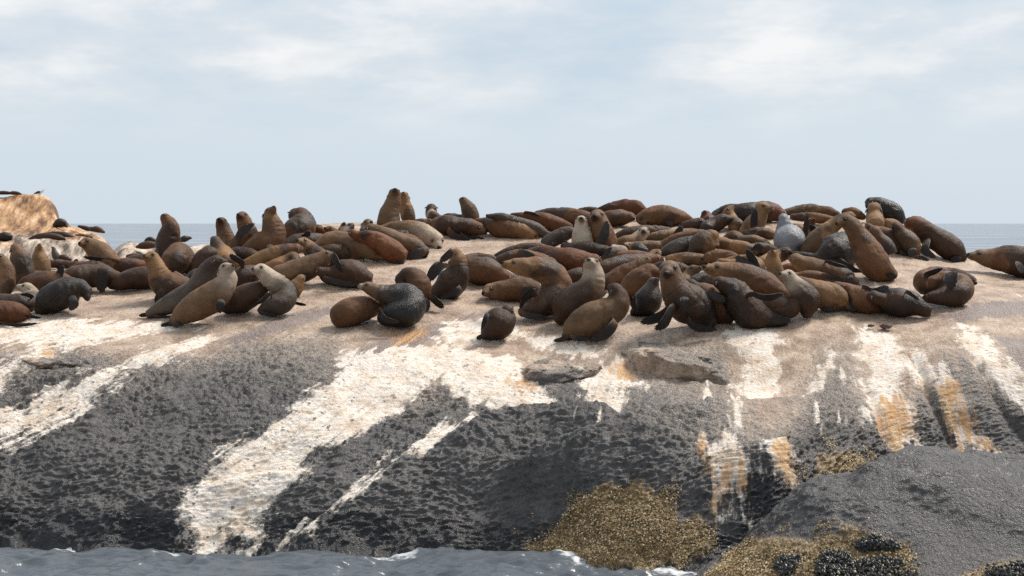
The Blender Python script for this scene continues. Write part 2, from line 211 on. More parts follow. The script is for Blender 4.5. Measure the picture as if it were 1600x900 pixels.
GUANO = [
    [(-8.6, 2.452), (-8.0, 2.342), (-7.4, 2.832), (-6.8, 3.38), (-6.2, 4.026), (-5.5, 4.575), (-4.65, 5.028), (-4.58, 4.757), (-5.1, 4.303), (-5.65, 3.798), (-6.4, 3.167), (-6.82, 2.503), (-7.4, 2.114), (-8.0, 1.686), (-8.6, 1.417)],
    [(-2.8, 4.131), (-2.0, 4.498), (-1.0, 4.752), (0.0, 4.451), (0.62, 3.258), (0.5, 2.77), (-0.4, 2.744), (-0.78, 2.827), (-1.0, 3.326), (-1.32, 3.528), (-1.45, 3.306), (-1.9, 2.626), (-2.4, 1.843), (-3.0, 1.556), (-3.4, 1.207), (-3.88, 0.701), (-4.05, 0.322), (-4.22, -0.005), (-4.34, -0.005), (-4.28, 0.408), (-4.48, 0.466), (-4.54, -0.005), (-4.7, -0.005), (-4.68, 0.315), (-4.88, -0.063), (-5.17, 0.009), (-5.06, 0.741), (-4.8, 1.266), (-4.3, 1.745), (-3.7, 2.433), (-3.3, 2.917), (-2.92, 3.493)],
    [(0.4, 2.904), (-0.2, 2.519), (-1.0, 2.279), (-1.5, 1.948), (-1.86, 1.576), (-1.88, 1.361), (-2.38, 1.076), (-2.7, 0.864), (-3.0, 0.595), (-3.42, 0.299), (-3.72, -0.06), (-3.6, -0.059), (-3.32, 0.186), (-3.38, -0.058), (-3.08, -0.055), (-3.0, 0.284), (-2.72, 0.58), (-2.38, 0.848), (-1.96, 1.163), (-1.48, 1.506), (-1.16, 1.867), (-0.76, 2.158), (-0.1, 2.327), (0.5, 2.616)],
    [(1.3, 4.869), (1.88, 5.041), (1.8, 4.677), (2.04, 4.368), (1.62, 3.263), (1.16, 2.892), (1.04, 3.199), (1.2, 3.967), (1.24, 4.437)],
    [(3.45, 6.193), (4.15, 6.069), (4.16, 4.91), (4.34, 4.295), (3.92, 4.049), (3.65, 4.556), (3.38, 4.549), (3.5, 5.246)],
    [(4.9, 5.07), (5.06, 4.569), (5.04, 3.783), (4.86, 3.818), (4.82, 4.586)],
    [(5.28, 5.441), (6.02, 4.77), (6.24, 3.73), (6.04, 3.165), (6.04, 2.697), (6.14, 2.466), (6.26, 1.901), (5.94, 1.689), (5.78, 2.115), (5.48, 2.738), (5.44, 3.743), (5.34, 4.524)],
    [(6.78, 5.194), (7.25, 5.075), (7.66, 3.799), (7.94, 3.185), (8.4, 2.639), (8.4, 2.36), (8.0, 2.547), (7.66, 2.961), (7.28, 3.534), (7.0, 4.177)],
    [(6.2, 3.935), (6.7, 3.317), (7.02, 2.879), (7.24, 2.475), (7.52, 2.136), (7.56, 1.913), (7.22, 1.872), (7.0, 2.267), (6.78, 2.527), (6.52, 2.93), (6.24, 3.273)],
    [(2.92, 1.904), (3.5, 2.051), (3.68, 1.737), (3.86, 1.393), (3.82, 1.309), (3.66, 1.54), (3.6, 1.325), (3.66, 1.066), (3.76, 0.797), (3.82, 0.562), (3.72, 0.594), (3.58, 0.962), (3.48, 1.049), (3.52, 0.759), (3.42, 0.757), (3.38, 1.015), (3.28, 1.014), (3.22, 0.884), (3.16, 0.981), (3.18, 1.16), (3.1, 1.498)],
    [(3.94, 2.048), (4.24, 1.98), (4.4, 1.452), (4.54, 1.129), (4.4, 1.057), (4.26, 1.233), (4.16, 1.182), (4.04, 1.454)],
    [(-8.4, 5.107), (-7.7, 5.627), (-6.8, 5.823), (-5.9, 5.831), (-5.0, 5.869), (-4.8, 5.413), (-5.7, 5.14), (-6.5, 4.667), (-7.2, 4.366), (-7.8, 4.496), (-8.4, 4.374)],
    [(-7.8, 3.758), (-7.6, 4.361), (-7.3, 4.499), (-7.12, 4.113), (-7.2, 3.721), (-7.4, 3.849), (-7.56, 3.653)],
    [(-8.3, 3.349), (-7.9, 3.651), (-7.7, 3.353), (-7.9, 2.984), (-8.3, 2.714)],
    [(-1.0, 5.88), (0.0, 5.97), (0.4, 5.543), (-0.2, 5.132), (-0.8, 4.562), (-1.1, 5.031)],
    [(0.3, 5.519), (1.0, 5.505), (1.4, 5.227), (1.3, 4.767), (0.8, 4.909), (0.3, 4.937)],
    [(5.4, 3.032), (5.7, 2.5), (5.6, 2.169), (5.45, 2.427)],
]
RUST = [
    [(5.52, 2.703), (6.02, 2.619), (6.28, 1.89), (5.94, 1.689), (5.7, 2.197)],
    [(6.48, 3.109), (7.0, 2.991), (7.32, 2.479), (7.56, 1.913), (7.18, 1.872), (6.8, 2.43)],
    [(4.06, 1.733), (4.22, 1.844), (4.4, 1.511), (4.54, 1.095), (4.44, 1.058), (4.36, 1.296), (4.28, 1.12), (4.2, 1.347)],
    [(3.16, 1.347), (3.32, 1.53), (3.56, 1.446), (3.7, 1.019), (3.6, 0.986), (3.5, 1.177), (3.42, 0.951), (3.34, 1.144), (3.24, 0.803), (3.18, 0.997)],
    [(-1.92, 4.844), (-1.6, 5.282), (-1.36, 5.479), (-1.32, 5.06), (-1.72, 4.612)],
    [(2.85, 1.809), (3.0, 1.892), (3.08, 1.244), (2.98, 1.229)],
    [(0.0, 3.658), (0.36, 3.811), (0.3, 3.281), (0.02, 3.211)],
    [(-7.38, 4.362), (-7.14, 4.187), (-7.12, 3.724), (-7.34, 3.718)],
    [(1.6, 4.798), (1.9, 5.078), (2.0, 4.634), (1.75, 4.226)],
]
WET = [
    [(-4.8, 4.783), (-4.0, 5.258), (-3.6, 5.867), (-2.8, 6.62), (-2.7, 6.204), (-3.0, 5.567), (-3.6, 5.007), (-4.3, 4.641)],
    [(-2.6, 4.052), (-2.2, 4.609), (-1.6, 5.191), (-1.0, 5.953), (-0.1, 7.009), (-0.2, 6.554), (-0.7, 5.811), (-1.1, 5.031), (-1.6, 4.25), (-2.3, 3.754)],
    [(6.7, 5.506), (7.4, 6.243), (8.1, 6.522), (8.1, 5.623), (7.4, 5.346), (6.9, 4.945)],
    [(7.4, 4.526), (8.4, 4.419), (8.4, 3.088), (7.8, 3.626)],
]
CRUST = [
    [(0.14, -0.203), (0.2, 0.224), (0.6, 0.58), (1.0, 0.904), (1.4, 1.098), (2.0, 1.154), (2.46, 0.925), (2.6, 0.696), (3.0, 0.749), (3.16, 0.491), (3.0, 0.156), (2.0, -0.06)],
    [(4.68, 1.172), (4.76, 1.527), (5.3, 1.663), (5.66, 1.556), (5.7, 1.329), (5.3, 1.243)],
]
LIPS = [
    ([(1.7, 4.835), (2.05, 4.851), (2.5, 4.796), (3.0, 4.741), (3.48, 4.67)], 0.02, 0.2, 0.3),
    ([(0.18, 3.375), (0.5, 3.744), (0.9, 4.251), (1.28, 4.706)], 0.02, 0.14, 0.26),
    ([(-7.7, 3.847), (-7.4, 3.761), (-7.1, 3.724), (-6.65, 3.914)], 0.02, 0.1, 0.18),
    ([(1.6, 2.854), (2.0, 2.842), (2.5, 2.887)], 0.02, 0.05, 0.12),
    ([(-2.4, 5.423), (-1.8, 5.245), (-1.35, 5.479)], 0.02, 0.03, 0.1),
]
B_CRUST = [
    [(3.0, 0.907), (3.3, 1.522), (3.8, 1.511), (4.6, 1.191), (5.3, 1.263), (5.72, 1.132), (6.2, 1.01), (6.24, 0.78), (6.2, 0.348), (3.0, 0.594)],
    [(7.0, 0.524), (7.6, 0.732), (8.4, 0.841), (8.4, 0.396), (7.0, 0.383)],
    [(5.0, 1.407), (5.3, 1.314), (5.75, 1.113), (5.3, 1.079)],
]
B_LIPS = [
    ([(5.3, 2.341), (5.8, 2.204), (6.5, 1.935), (7.2, 1.715), (8.0, 1.455), (9.0, 1.28)], 0.15, 0.15, 0.36),
]
MUSSELS = [
    [(5.38, 1.053), (5.5, 1.099), (5.85, 1.059), (6.12, 0.971), (6.0, 0.915), (5.45, 0.963)],
    [(4.75, 0.623), (4.85, 0.852), (5.0, 0.969), (5.2, 0.913), (5.3, 0.76), (5.0, 0.57)],
    [(5.1, 0.461), (5.3, 0.79), (5.7, 0.846), (6.1, 0.74), (6.24, 0.535), (6.24, 0.394)],
    [(4.15, 0.826), (4.3, 0.93), (4.5, 0.866), (4.48, 0.713), (4.25, 0.691)],
    [(7.3, 0.478), (7.6, 0.629), (8.2, 0.742), (8.2, 0.435)],
]
MUSSEL_LABELS = [
    'small black mussel clump halfway up the boulder crust',
    'upright black mussel clump at the bottom of the boulder crust',
    'largest black mussel clump at the bottom edge below the boulder',
    'black mussel clump left of the others on the pale crust',
    'black mussel clump in the lower right corner of the picture',
]
CREASES = [
    ([(-3.6, -0.003), (-3.0, 0.545), (-2.4, 0.992), (-1.88, 1.43), (-1.5, 1.858), (-0.95, 2.28)], -0.0, 0.02, 0.8),
    ([(-0.95, 2.28), (-1.5, 1.858), (-1.88, 1.43), (-2.4, 0.992), (-3.0, 0.545), (-3.6, -0.003)], 0.1, 0.0, 0.9),
    ([(6.0, 1.674), (5.7, 2.359), (5.45, 3.353)], 0.1, 0.06, 0.4),
    ([(6.9, 1.897), (6.6, 2.504), (6.25, 3.643)], 0.12, 0.07, 0.4),
    ([(8.0, 2.07), (7.6, 2.801), (7.0, 3.913)], 0.08, 0.05, 0.4),
]
SWELLS = [
    ([(-1.2, 1.722), (-0.6, 2.098), (0.0, 2.424), (0.6, 2.694), (1.5, 2.866), (2.2, 2.724)], 0.26, 0.22, 0.55),
    ([(-0.2, 1.326), (0.5, 1.679), (1.3, 2.093), (1.8, 2.401), (2.4, 2.58), (3.3, 2.913), (4.4, 3.176), (5.4, 2.611)], 0.24, 0.18, 0.55),
    ([(3.8, 1.734), (4.3, 2.01), (4.9, 2.33), (5.6, 2.129)], 0.14, 0.08, 0.4),
    ([(-8.6, 2.97), (-7.4, 3.455), (-6.0, 3.768), (-4.7, 3.792)], 0.1, 0.06, 0.5),
    ([(-6.5, 0.521), (-5.4, 1.028), (-4.0, 1.306), (-2.4, 1.226)], 0.12, 0.04, 0.7),
]
SLABS = [
    ((2.361, 28.835, 1.973), (0.8, 0.95, 0.21), -0.1, 'rough brown ledge with a dark gap under it, below the front row', 1),
    ((0.659, 28.495, 1.934), (0.6, 0.8, 0.16), 0.2, 'low grey ledge between two white runs, left of the larger ledge', 2),
    ((-6.502, 29.059, 2.057), (0.48, 0.6, 0.11), -0.02, 'small dark ledge in pale stained rock at the left', 3),
]
GULL = (-19.926, 86.4, 5.153)
GULL_SIZE = 0.95
LUMPS = [
    (5.085, 29.007, 2.552, 0.03),
    (5.289, 28.981, 2.544, 0.055),
]
LUMP_LABELS = [
    'single small brown dropping on pale rock below the right-hand seals',
    'larger brown dropping on pale rock below the right-hand seals',
]

# ---------------------------------------------------------------- helpers
def tag(o, label=None, category=None, group=None, kind=None):
    for k, v in (('label', label), ('category', category), ('group', group), ('kind', kind)):
        if v:
            o[k] = v
    return o

def mesh_from(name, verts, faces, smooth=True):
    """verts (n,3) float array, faces (m,4) or (m,3) int array, quick."""
    verts = np.asarray(verts, np.float32); faces = np.asarray(faces, np.int32)
    me = bpy.data.meshes.new(name)
    n, m, k = len(verts), len(faces), faces.shape[1]
    me.vertices.add(n); me.vertices.foreach_set('co', verts.ravel())
    me.loops.add(m * k); me.loops.foreach_set('vertex_index', faces.ravel())
    me.polygons.add(m)
    me.polygons.foreach_set('loop_start', np.arange(0, m * k, k, dtype=np.int32))
    if smooth:
        me.polygons.foreach_set('use_smooth', np.ones(m, bool))
    me.update(calc_edges=True)
    return me

def link(name, me, mat=None, parent=None):
    o = bpy.data.objects.new(name, me)
    COL.objects.link(o)
    if mat is not None:
        me.materials.append(mat)
    if parent is not None:
        o.parent = parent
    return o

def fattr(me, name, vals):
    a = me.attributes.new(name, 'FLOAT', 'POINT')
    a.data.foreach_set('value', np.asarray(vals, np.float32).ravel())

def grid_faces(nv, na):
    i = np.arange(nv * na).reshape(nv, na)
    return np.stack([i[:-1, :-1], i[:-1, 1:], i[1:, 1:], i[1:, :-1]], -1).reshape(-1, 4)

def grid_normals(P):
    du = np.gradient(P, axis=1); dv = np.gradient(P, axis=0)
    n = np.cross(du, dv)
    return n / np.maximum(np.linalg.norm(n, axis=-1, keepdims=True), 1e-9)

def sstep(a, b, x):
    t = np.clip((x - a) / (b - a), 0, 1)
    return t * t * (3 - 2 * t)

def poly_sdf(px, py, poly, pad=0.6):
    """Signed distance (positive inside) to a polygon; -pad away from it."""
    out = np.full(px.shape, -pad)
    poly = np.asarray(poly, float)
    lo, hi = poly.min(0) - pad, poly.max(0) + pad
    m = (px > lo[0]) & (px < hi[0]) & (py > lo[1]) & (py < hi[1])
    x, y = px[m], py[m]
    if not len(x):
        return out
    d2 = np.full(x.shape, 1e9); ins = np.zeros(x.shape, bool)
    for (x0, y0), (x1, y1) in zip(poly, np.roll(poly, -1, 0)):
        ex, ey = x1 - x0, y1 - y0
        t = np.clip(((x - x0) * ex + (y - y0) * ey) / (ex * ex + ey * ey + 1e-12), 0, 1)
        d2 = np.minimum(d2, (x - x0 - t * ex) ** 2 + (y - y0 - t * ey) ** 2)
        if y0 != y1:
            ins ^= ((y0 > y) != (y1 > y)) & (x < ex * (y - y0) / (y1 - y0) + x0)
    d = np.sqrt(d2)
    out[m] = np.maximum(np.where(ins, d, -d), -pad)
    return out

# ---------------------------------------------------------------- node helpers
class NT:
    def __init__(self, name):
        self.mat = bpy.data.materials.new(name)
        self.mat.use_nodes = True
        self.n = self.mat.node_tree.nodes; self.l = self.mat.node_tree.links
        self.bsdf = self.n['Principled BSDF']
        self.tc = self.n.new('ShaderNodeTexCoord')
    def set(self, sock, v):
        if hasattr(v, 'is_linked') or isinstance(v, bpy.types.NodeSocket):
            self.l.new(v, sock)
        else:
            sock.default_value = v
    def noise(self, scale, detail=4, rough=0.55, vec=None, stretch=None, out=0, dist=0.0):
        nd = self.n.new('ShaderNodeTexNoise')
        nd.inputs['Scale'].default_value = scale; nd.inputs['Detail'].default_value = detail
        nd.inputs['Roughness'].default_value = rough; nd.inputs['Distortion'].default_value = dist
        v = vec or self.tc.outputs['Object']
        if stretch:
            mp = self.n.new('ShaderNodeMapping'); mp.inputs['Scale'].default_value = stretch
            self.l.new(v, mp.inputs[0]); v = mp.outputs[0]
        self.l.new(v, nd.inputs['Vector'])
        return nd.outputs[out]
    def voronoi(self, scale, feature='F1', vec=None, out='Distance'):
        nd = self.n.new('ShaderNodeTexVoronoi'); nd.feature = feature
        nd.inputs['Scale'].default_value = scale
        self.l.new(vec or self.tc.outputs['Object'], nd.inputs['Vector'])
        return nd.outputs[out]
    def attr(self, name, out='Fac'):
        nd = self.n.new('ShaderNodeAttribute'); nd.attribute_name = name
        return nd.outputs[out]
    def math(self, op, a, b=0.0, c=0.0, clamp=False):
        nd = self.n.new('ShaderNodeMath'); nd.operation = op; nd.use_clamp = clamp
        self.set(nd.inputs[0], a); self.set(nd.inputs[1], b)
        if len(nd.inputs) > 2: self.set(nd.inputs[2], c)
        return nd.outputs[0]
    def range(self, v, a, b, c=0.0, d=1.0, smooth=True):
        nd = self.n.new('ShaderNodeMapRange')
        nd.interpolation_type = 'SMOOTHSTEP' if smooth else 'LINEAR'
        self.set(nd.inputs['Value'], v)
        for k, x in zip(('From Min', 'From Max', 'To Min', 'To Max'), (a, b, c, d)):
            nd.inputs[k].default_value = x
        return nd.outputs[0]
    def mix(self, f, a, b, mode='MIX'):
        nd = self.n.new('ShaderNodeMixRGB'); nd.blend_type = mode
        self.set(nd.inputs['Fac'], f)
        for s, v in ((nd.inputs['Color1'], a), (nd.inputs['Color2'], b)):
            self.set(s, (*v, 1) if isinstance(v, tuple) and len(v) == 3 else v)
        return nd.outputs[0]
    def ramp(self, v, stops):
        nd = self.n.new('ShaderNodeValToRGB'); e = nd.color_ramp.elements
        while len(e) < len(stops): e.new(0.5)
        for el, (p, c) in zip(e, stops):
            el.position = p; el.color = (*c, 1)
        self.set(nd.inputs[0], v)
        return nd.outputs[0]
    def bump(self, h, strength=0.5, dist=0.02, normal=None):
        nd = self.n.new('ShaderNodeBump'); nd.inputs['Strength'].default_value = strength
        nd.inputs['Distance'].default_value = dist
        self.set(nd.inputs['Height'], h)
        if normal is not None: self.l.new(normal, nd.inputs['Normal'])
        return nd.outputs[0]
    def done(self, color=None, rough=None, normal=None, **kw):
        if color is not None: self.set(self.bsdf.inputs['Base Color'], (*color, 1) if isinstance(color, tuple) and len(color) == 3 else color)
        if rough is not None: self.set(self.bsdf.inputs['Roughness'], rough)
        if normal is not None: self.l.new(normal, self.bsdf.inputs['Normal'])
        for k, v in kw.items():
            self.set(self.bsdf.inputs[k.replace('_', ' ')], v)
        return self.mat

def plain(name, color, rough=0.5, **kw):
    t = NT(name)
    n = t.noise(9, 3)
    c = t.mix(t.range(n, .3, .7), tuple(x * .8 for x in color), tuple(min(1, x * 1.15) for x in color))
    return t.done(c, rough, **kw)

# ---------------------------------------------------------------- granite: bare tan stone, black algae, guano runs, rust, barnacles
def rock_material(name):
    t = NT(name)
    n_big = t.noise(0.7, 5, .6)
    n_mid = t.noise(3.2, 6, .62)
    cx = t.n.new('ShaderNodeCombineXYZ')
    t.l.new(t.attr('flow'), cx.inputs[0]); t.l.new(t.attr('rise'), cx.inputs[1])
    n_run = t.noise(1.0, 7, .68, vec=cx.outputs[0], stretch=(5.5, .9, 1))
    n_fin = t.noise(22.0, 5, .65)
    n_grit = t.noise(60.0, 3, .7)
    # bare granite
    stone = t.ramp(n_mid, [(.30, (.195, .130, .092)), (.43, (.35, .250, .180)), (.56, (.49, .370, .275)), (.72, (.60, .480, .375))])
    stone = t.mix(t.range(n_big, .48, .7, 0, .4), stone, (.43, .315, .25))
    stone = t.mix(t.range(n_grit, .56, .72, 0, .5), stone, (.21, .15, .115))
    stone = t.mix(t.range(n_fin, .50, .68, 0, .55), stone, (.27, .185, .125))
    # algae film from clean (0) to black (1)
    al = t.math('ADD', t.attr('algae'), t.math('MULTIPLY', t.math('SUBTRACT', n_fin, .5), .70))
    al = t.math('ADD', al, t.math('MULTIPLY', t.math('SUBTRACT', n_run, .5), .75))
    al = t.math('ADD', al, t.math('MULTIPLY', t.math('SUBTRACT', n_grit, .5), .35))
    grey = t.mix(t.range(n_grit, .40, .62), (.075, .062, .055), (.33, .285, .245))
    black = t.mix(t.range(n_mid, .35, .7), (.056, .052, .051), (.100, .093, .089))
    black = t.mix(t.range(n_grit, .56, .72, 0, .36), black, (.17, .155, .145))
    black = t.mix(t.range(t.attr('algae'), 1.12, 1.24), black, (.021, .021, .023))  # deepest black: soaked stone, and the crevice shade painted behind the boulder
    col = t.mix(t.range(al, .18, .52), stone, grey)
    col = t.mix(t.range(al, .55, .95), col, black)
    # wet seep marks
    wt = t.range(t.math('ADD', t.attr('wet'), t.math('MULTIPLY', t.math('SUBTRACT', n_run, .5), .9)), -.06, .10)
    col = t.mix(t.math('MULTIPLY', wt, .72), col, t.mix(n_fin, (.13, .105, .105), (.27, .22, .21)))
    # guano
    ge = t.math('ADD', t.attr('guano'), t.math('MULTIPLY', t.math('SUBTRACT', n_run, .5), .60))
    ge = t.math('ADD', ge, t.math('MULTIPLY', t.math('SUBTRACT', n_fin, .5), .40))
    ge = t.math('ADD', ge, t.math('MULTIPLY', t.math('SUBTRACT', n_mid, .5), .35))
    gm = t.range(ge, -.06, .09)
    holes = t.math('MAXIMUM', t.range(t.noise(11.0, 3, .55), .62, .67), t.range(n_fin, .64, .74))
    gm = t.math('MULTIPLY', gm, t.math('SUBTRACT', 1.0, t.math('MULTIPLY', holes, .85)))
    gm = t.math('MULTIPLY', gm, t.range(n_run, .36, .50, .68, 1.0))
    gcol = t.ramp(n_mid, [(.30, (.57, .44, .32)), (.44, (.72, .61, .50)), (.58, (.81, .74, .66)), (.74, (.70, .55, .41))])
    gcol = t.mix(t.range(n_grit, .55, .8, 0, .35), gcol, (.45, .34, .24))
    col = t.mix(gm, col, gcol)
    # rust-coloured runs
    oe = t.math('ADD', t.attr('rust'), t.math('MULTIPLY', t.math('SUBTRACT', n_run, .5), 1.1))
    oe = t.math('ADD', oe, t.math('MULTIPLY', t.math('SUBTRACT', n_fin, .5), .25))
    om = t.math('MULTIPLY', t.range(oe, -.08, .16, 0, .9), t.range(n_run, .34, .54, .35, 1.0))
    ocol = t.ramp(n_run, [(.3, (.18, .065, .015)), (.45, (.40, .175, .042)), (.58, (.56, .33, .14)), (.74, (.74, .60, .42))])
    col = t.mix(om, col, ocol)
    # crust of barnacles
    be = t.math('ADD', t.attr('crust'), t.math('MULTIPLY', t.math('SUBTRACT', n_fin, .5), .45))
    bm_ = t.range(be, -.04, .08)
    bcol = t.ramp(t.noise(38, 4, .7), [(.32, (.055, .035, .016)), (.46, (.20, .125, .05)), (.58, (.34, .235, .11)), (.72, (.55, .43, .27))])
    col = t.mix(bm_, col, bcol)
    ar = t.range(al, .4, 1.0, .80, .46)
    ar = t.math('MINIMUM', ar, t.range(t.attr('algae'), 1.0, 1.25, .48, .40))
    rough = t.mix(gm, t.mix(wt, ar, (.34, .34, .34)), (.82, .82, .82))
    h = t.math('ADD', t.math('MULTIPLY', n_fin, .9), t.math('MULTIPLY', n_grit, .15))
    nrm = t.bump(h, 1.0, .045)
    return t.done(col, rough, nrm, Specular_IOR_Level=t.range(t.attr('algae'), .7, 1.15, .35, .5))

ROCK_MAT = rock_material('wave_worn_granite')

def far_rock_material():
    t = NT('far_streaked_granite')
    n = t.noise(1.3, 6, .66, stretch=(2.1, .7, .12))
    f = t.noise(5, 5, .6)
    g = t.noise(.5, 3)
    c = t.ramp(n, [(.38, (.085, .04, .018)), (.47, (.27, .135, .055)), (.56, (.46, .27, .135)), (.70, (.70, .54, .38))])
    c = t.mix(t.range(f, .5, .75, 0, .5), c, (.20, .14, .10))
    c = t.mix(t.math('MULTIPLY', t.attr('pale'), t.range(g, .3, .55, .35, .95)), c, t.ramp(n, [(.38, (.07, .058, .046)), (.48, (.30, .25, .20)), (.60, (.62, .54, .46))]))
    return t.done(c, .8, t.bump(f, .6, .08))
FAR_MAT = far_rock_material()

# ---------------------------------------------------------------- the seal rock
def rock_points(table, a_vals, v_vals):
    D, Z = sheet(table, a_vals, v_vals)
    X = np.asarray(a_vals)[None, :] / 32.0 * D
    return np.stack([X, D, Z], -1)

def arc(P, v_vals, v_zero):
    s = np.concatenate([np.zeros((1, P.shape[1])), np.cumsum(np.linalg.norm(np.diff(P, axis=0), axis=-1), 0)], 0)
    k = int(np.argmin(np.abs(np.asarray(v_vals) - v_zero)))
    return s - s[k]

def field(table, A, W):
    """Bilinear look-up of a coarse cover table: dict(a0, da, w0, dw, rows[w][a])."""
    T = np.array(table['rows'], float)
    ia = np.clip((A - table['a0']) / table['da'], 0, T.shape[1] - 1.001)
    iw = np.clip((W - table['w0']) / table['dw'], 0, T.shape[0] - 1.001)
    a, w = ia.astype(int), iw.astype(int); fa, fw = ia - a, iw - w
    fa = fa * fa * (3 - 2 * fa)
    return (T[w, a] * (1-fa) + T[w, a+1] * fa) * (1-fw) + (T[w+1, a] * (1-fa) + T[w+1, a+1] * fa) * fw

V_ROWS = np.concatenate([np.linspace(0, 1, 14)[:-1], np.linspace(1, 6, 300)[:-1], np.linspace(6, 9, 110)[:-1], np.linspace(9, 12, 16)])
A_COLS = np.concatenate([np.linspace(-16, -8.6, 60)[:-1], np.linspace(-8.6, 8.6, 900)[:-1], np.linspace(8.6, 16, 60)])

def stain_sdf(polys, A, W):
    s = np.full(A.shape, -.6)
    for p in polys:
        s = np.maximum(s, poly_sdf(A, W, p))
    return s

def build_rock():
    P = rock_points(ROCK_TABLE, A_COLS, V_ROWS)
    W = arc(P, V_ROWS, 1.0)
    A = np.broadcast_to(A_COLS[None, :], W.shape)
    N = grid_normals(P)
    N *= np.where(N[..., 2:3] < 0, -1, 1)
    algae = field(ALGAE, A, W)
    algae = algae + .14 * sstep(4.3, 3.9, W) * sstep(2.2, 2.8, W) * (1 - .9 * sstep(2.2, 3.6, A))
    algae = algae + .17 * np.maximum(sstep(.75, .3, W), sstep(3.1, 3.8, A) * sstep(6.2, 5.6, A) * sstep(1.75, 1.2, W))  # blacker waterline, and behind the boulder crevice shade painted into the dark weedy stone
    x, y, z = P[..., 0], P[..., 1], P[..., 2]
    flow = A - W * np.interp(A, [-8, -3, 0, 3, 8], [1.65, 1.1, .6, -.05, -.35])
    # ragged outlines: the stains wander with the surface and finger out along the flow
    AW = A + .16 * fbm(x * 1.6, y * 1.6, z * 1.6, 4, .6) + .07 * noise3(x * 8, y * 8, z * 8)
    WW = W + .16 * fbm(x * 1.6 + 31, y * 1.6, z * 1.6, 4, .6) + .17 * noise3(flow * 6.5, W * .35, 0 * W) + .10 * noise3(flow * 15, W * .5, 0 * W + 5)
    guano = stain_sdf(GUANO, AW, WW)
    rust = stain_sdf(RUST, AW + .05 * noise3(x * 14, y * 14, z * 5), WW + .15 * noise3(flow * 13, W * .6, 0 * W + 9))
    thin = fbm(flow * 3.4 + 40, W * .42, 0 * W + 2, 3, .6)
    thin = (thin - .70) * .55 - .3 * (1 - sstep(2.0, 3.5, A)) - .25 * (1 - sstep(1.7, 2.4, W) * (1 - sstep(4.0, 4.6, W)))
    guano = np.maximum(guano, np.clip(thin, -.6, .12))
    crust = stain_sdf(CRUST, A + .5 * (AW - A), W + .5 * (WW - W))
    # wandering coordinates so that the dimples are not on a lattice
    wx = x + .12 * noise3(x * 2.1, y * 2.1, z * 2.1); wy = y + .12 * noise3(x * 2.1 + 9, y * 2.1, z * 2.1)
    big = .09 * fbm(x * .55, y * .55, z * .55, 3)
    mid = .030 * fbm(x * 1.7 + 3, y * 1.7, z * 1.7, 3)
    # ripples of the weathered face: sharp crests, hollow troughs, lying along the slope
    c, s_ = math.cos(.30), math.sin(.30)
    rx, ry = (wx * c + z * s_), (z * c - wx * s_)
    r1 = noise3(rx * 3.6, wy * 8, ry * 11) + .5 * noise3(rx * 5.5 + 8, wy * 13, ry * 17)
    r2 = noise3(rx * 9.5 + 5, wy * 22.0, ry * 30.0)
    r3 = noise3(rx * 20 + 1, wy * 40.0, ry * 52.0)
    r2 = np.where(r2 > 0, r2 * 1.25, r2 * .8)
    r1 = np.where(r1 > 0, r1, r1 * .7)
    rough_w = sstep(.15, .85, algae) * (1 - .75 * sstep(-.05, .12, guano)) * (1 - .7 * sstep(-.05, .1, rust))
    face = np.interp(z, [-.3, .05, .35], [1, 1, 1])
    pit = (.013 * r1 + .021 * r2 + .020 * r3) * (.30 + .85 * rough_w) * (.8 + .4 * sstep(-.5, .5, fbm(x * .9 + 50, y * .9, z * .9, 2))) * (1 - .55 * sstep(6.3, 7.2, A))
    knob = sstep(-.05, .15, crust) * (.018 * np.abs(noise3(x * 14, y * 14, z * 14)) + .012 * noise3(x * 30, y * 30, z * 30))
    low = sstep(.45, .0, W / 2.2) * .05 * fbm(x * 3, y * 3, z * 3, 3)
    damp = 1 - .6 * sstep(3.9, 4.4, W)      # platform worn smooth by the animals
    disp = big * (1 - .55 * sstep(3.9, 4.6, W)) + mid * damp + pit + knob + low
    # overhanging lips with a dark gap beneath
    for pts, h, dep, wid in LIPS:
        pts = np.array(pts)
        wl_ = np.interp(A, pts[:, 0], pts[:, 1]) + .11 * fbm(x * 2.4, y * 2.4, z * 2.4, 3) + .03 * noise3(x * 9, y * 9, z * 9)
        fade = sstep(pts[0, 0] - .04, pts[0, 0] + .45, A) * (1 - sstep(pts[-1, 0] - .45, pts[-1, 0] + .04, A))
        s = W - wl_
        e = sstep(-.03 - .3 * h, .03 + .3 * h, s)
        up = e * np.exp(-np.maximum(s, 0) / wid)
        dn = (1 - e) * np.exp(-np.maximum(-s, 0) / (wid * .20))
        rug = np.clip(.7 + 1.0 * fbm(x * 2.2 + 3, y * 2.2, z * 2.2, 3), .1, 2) + .35 * np.abs(noise3(x * 8, y * 8, z * 8)) - .2 * np.abs(noise3(x * 17, y * 17, z * 17))
        disp = disp + fade * (h * rug * up - dep * dn)
    # joints between the slabs: a groove with the lower slab swelling beside it
    for pts, bulge, groove, wid in CREASES:
        pts = np.array(pts); best = np.full(A.shape, 9.0); sgn = np.ones(A.shape)
        jx = A + .05 * fbm(x * 2.5, y * 2.5, z * 2.5, 2); jy = W + .05 * fbm(x * 2.5 + 9, y * 2.5, z * 2.5, 2)
        for (x0, y0), (x1, y1) in zip(pts[:-1], pts[1:]):
            ex, ey = x1 - x0, y1 - y0
            tt_ = np.clip(((jx - x0) * ex + (jy - y0) * ey) / (ex * ex + ey * ey), 0, 1)
            dd = np.hypot(jx - x0 - tt_ * ex, jy - y0 - tt_ * ey)
            sg = np.sign(ex * (jy - y0) - ey * (jx - x0))
            sgn = np.where(dd < best, sg, sgn); best = np.minimum(dd, best)
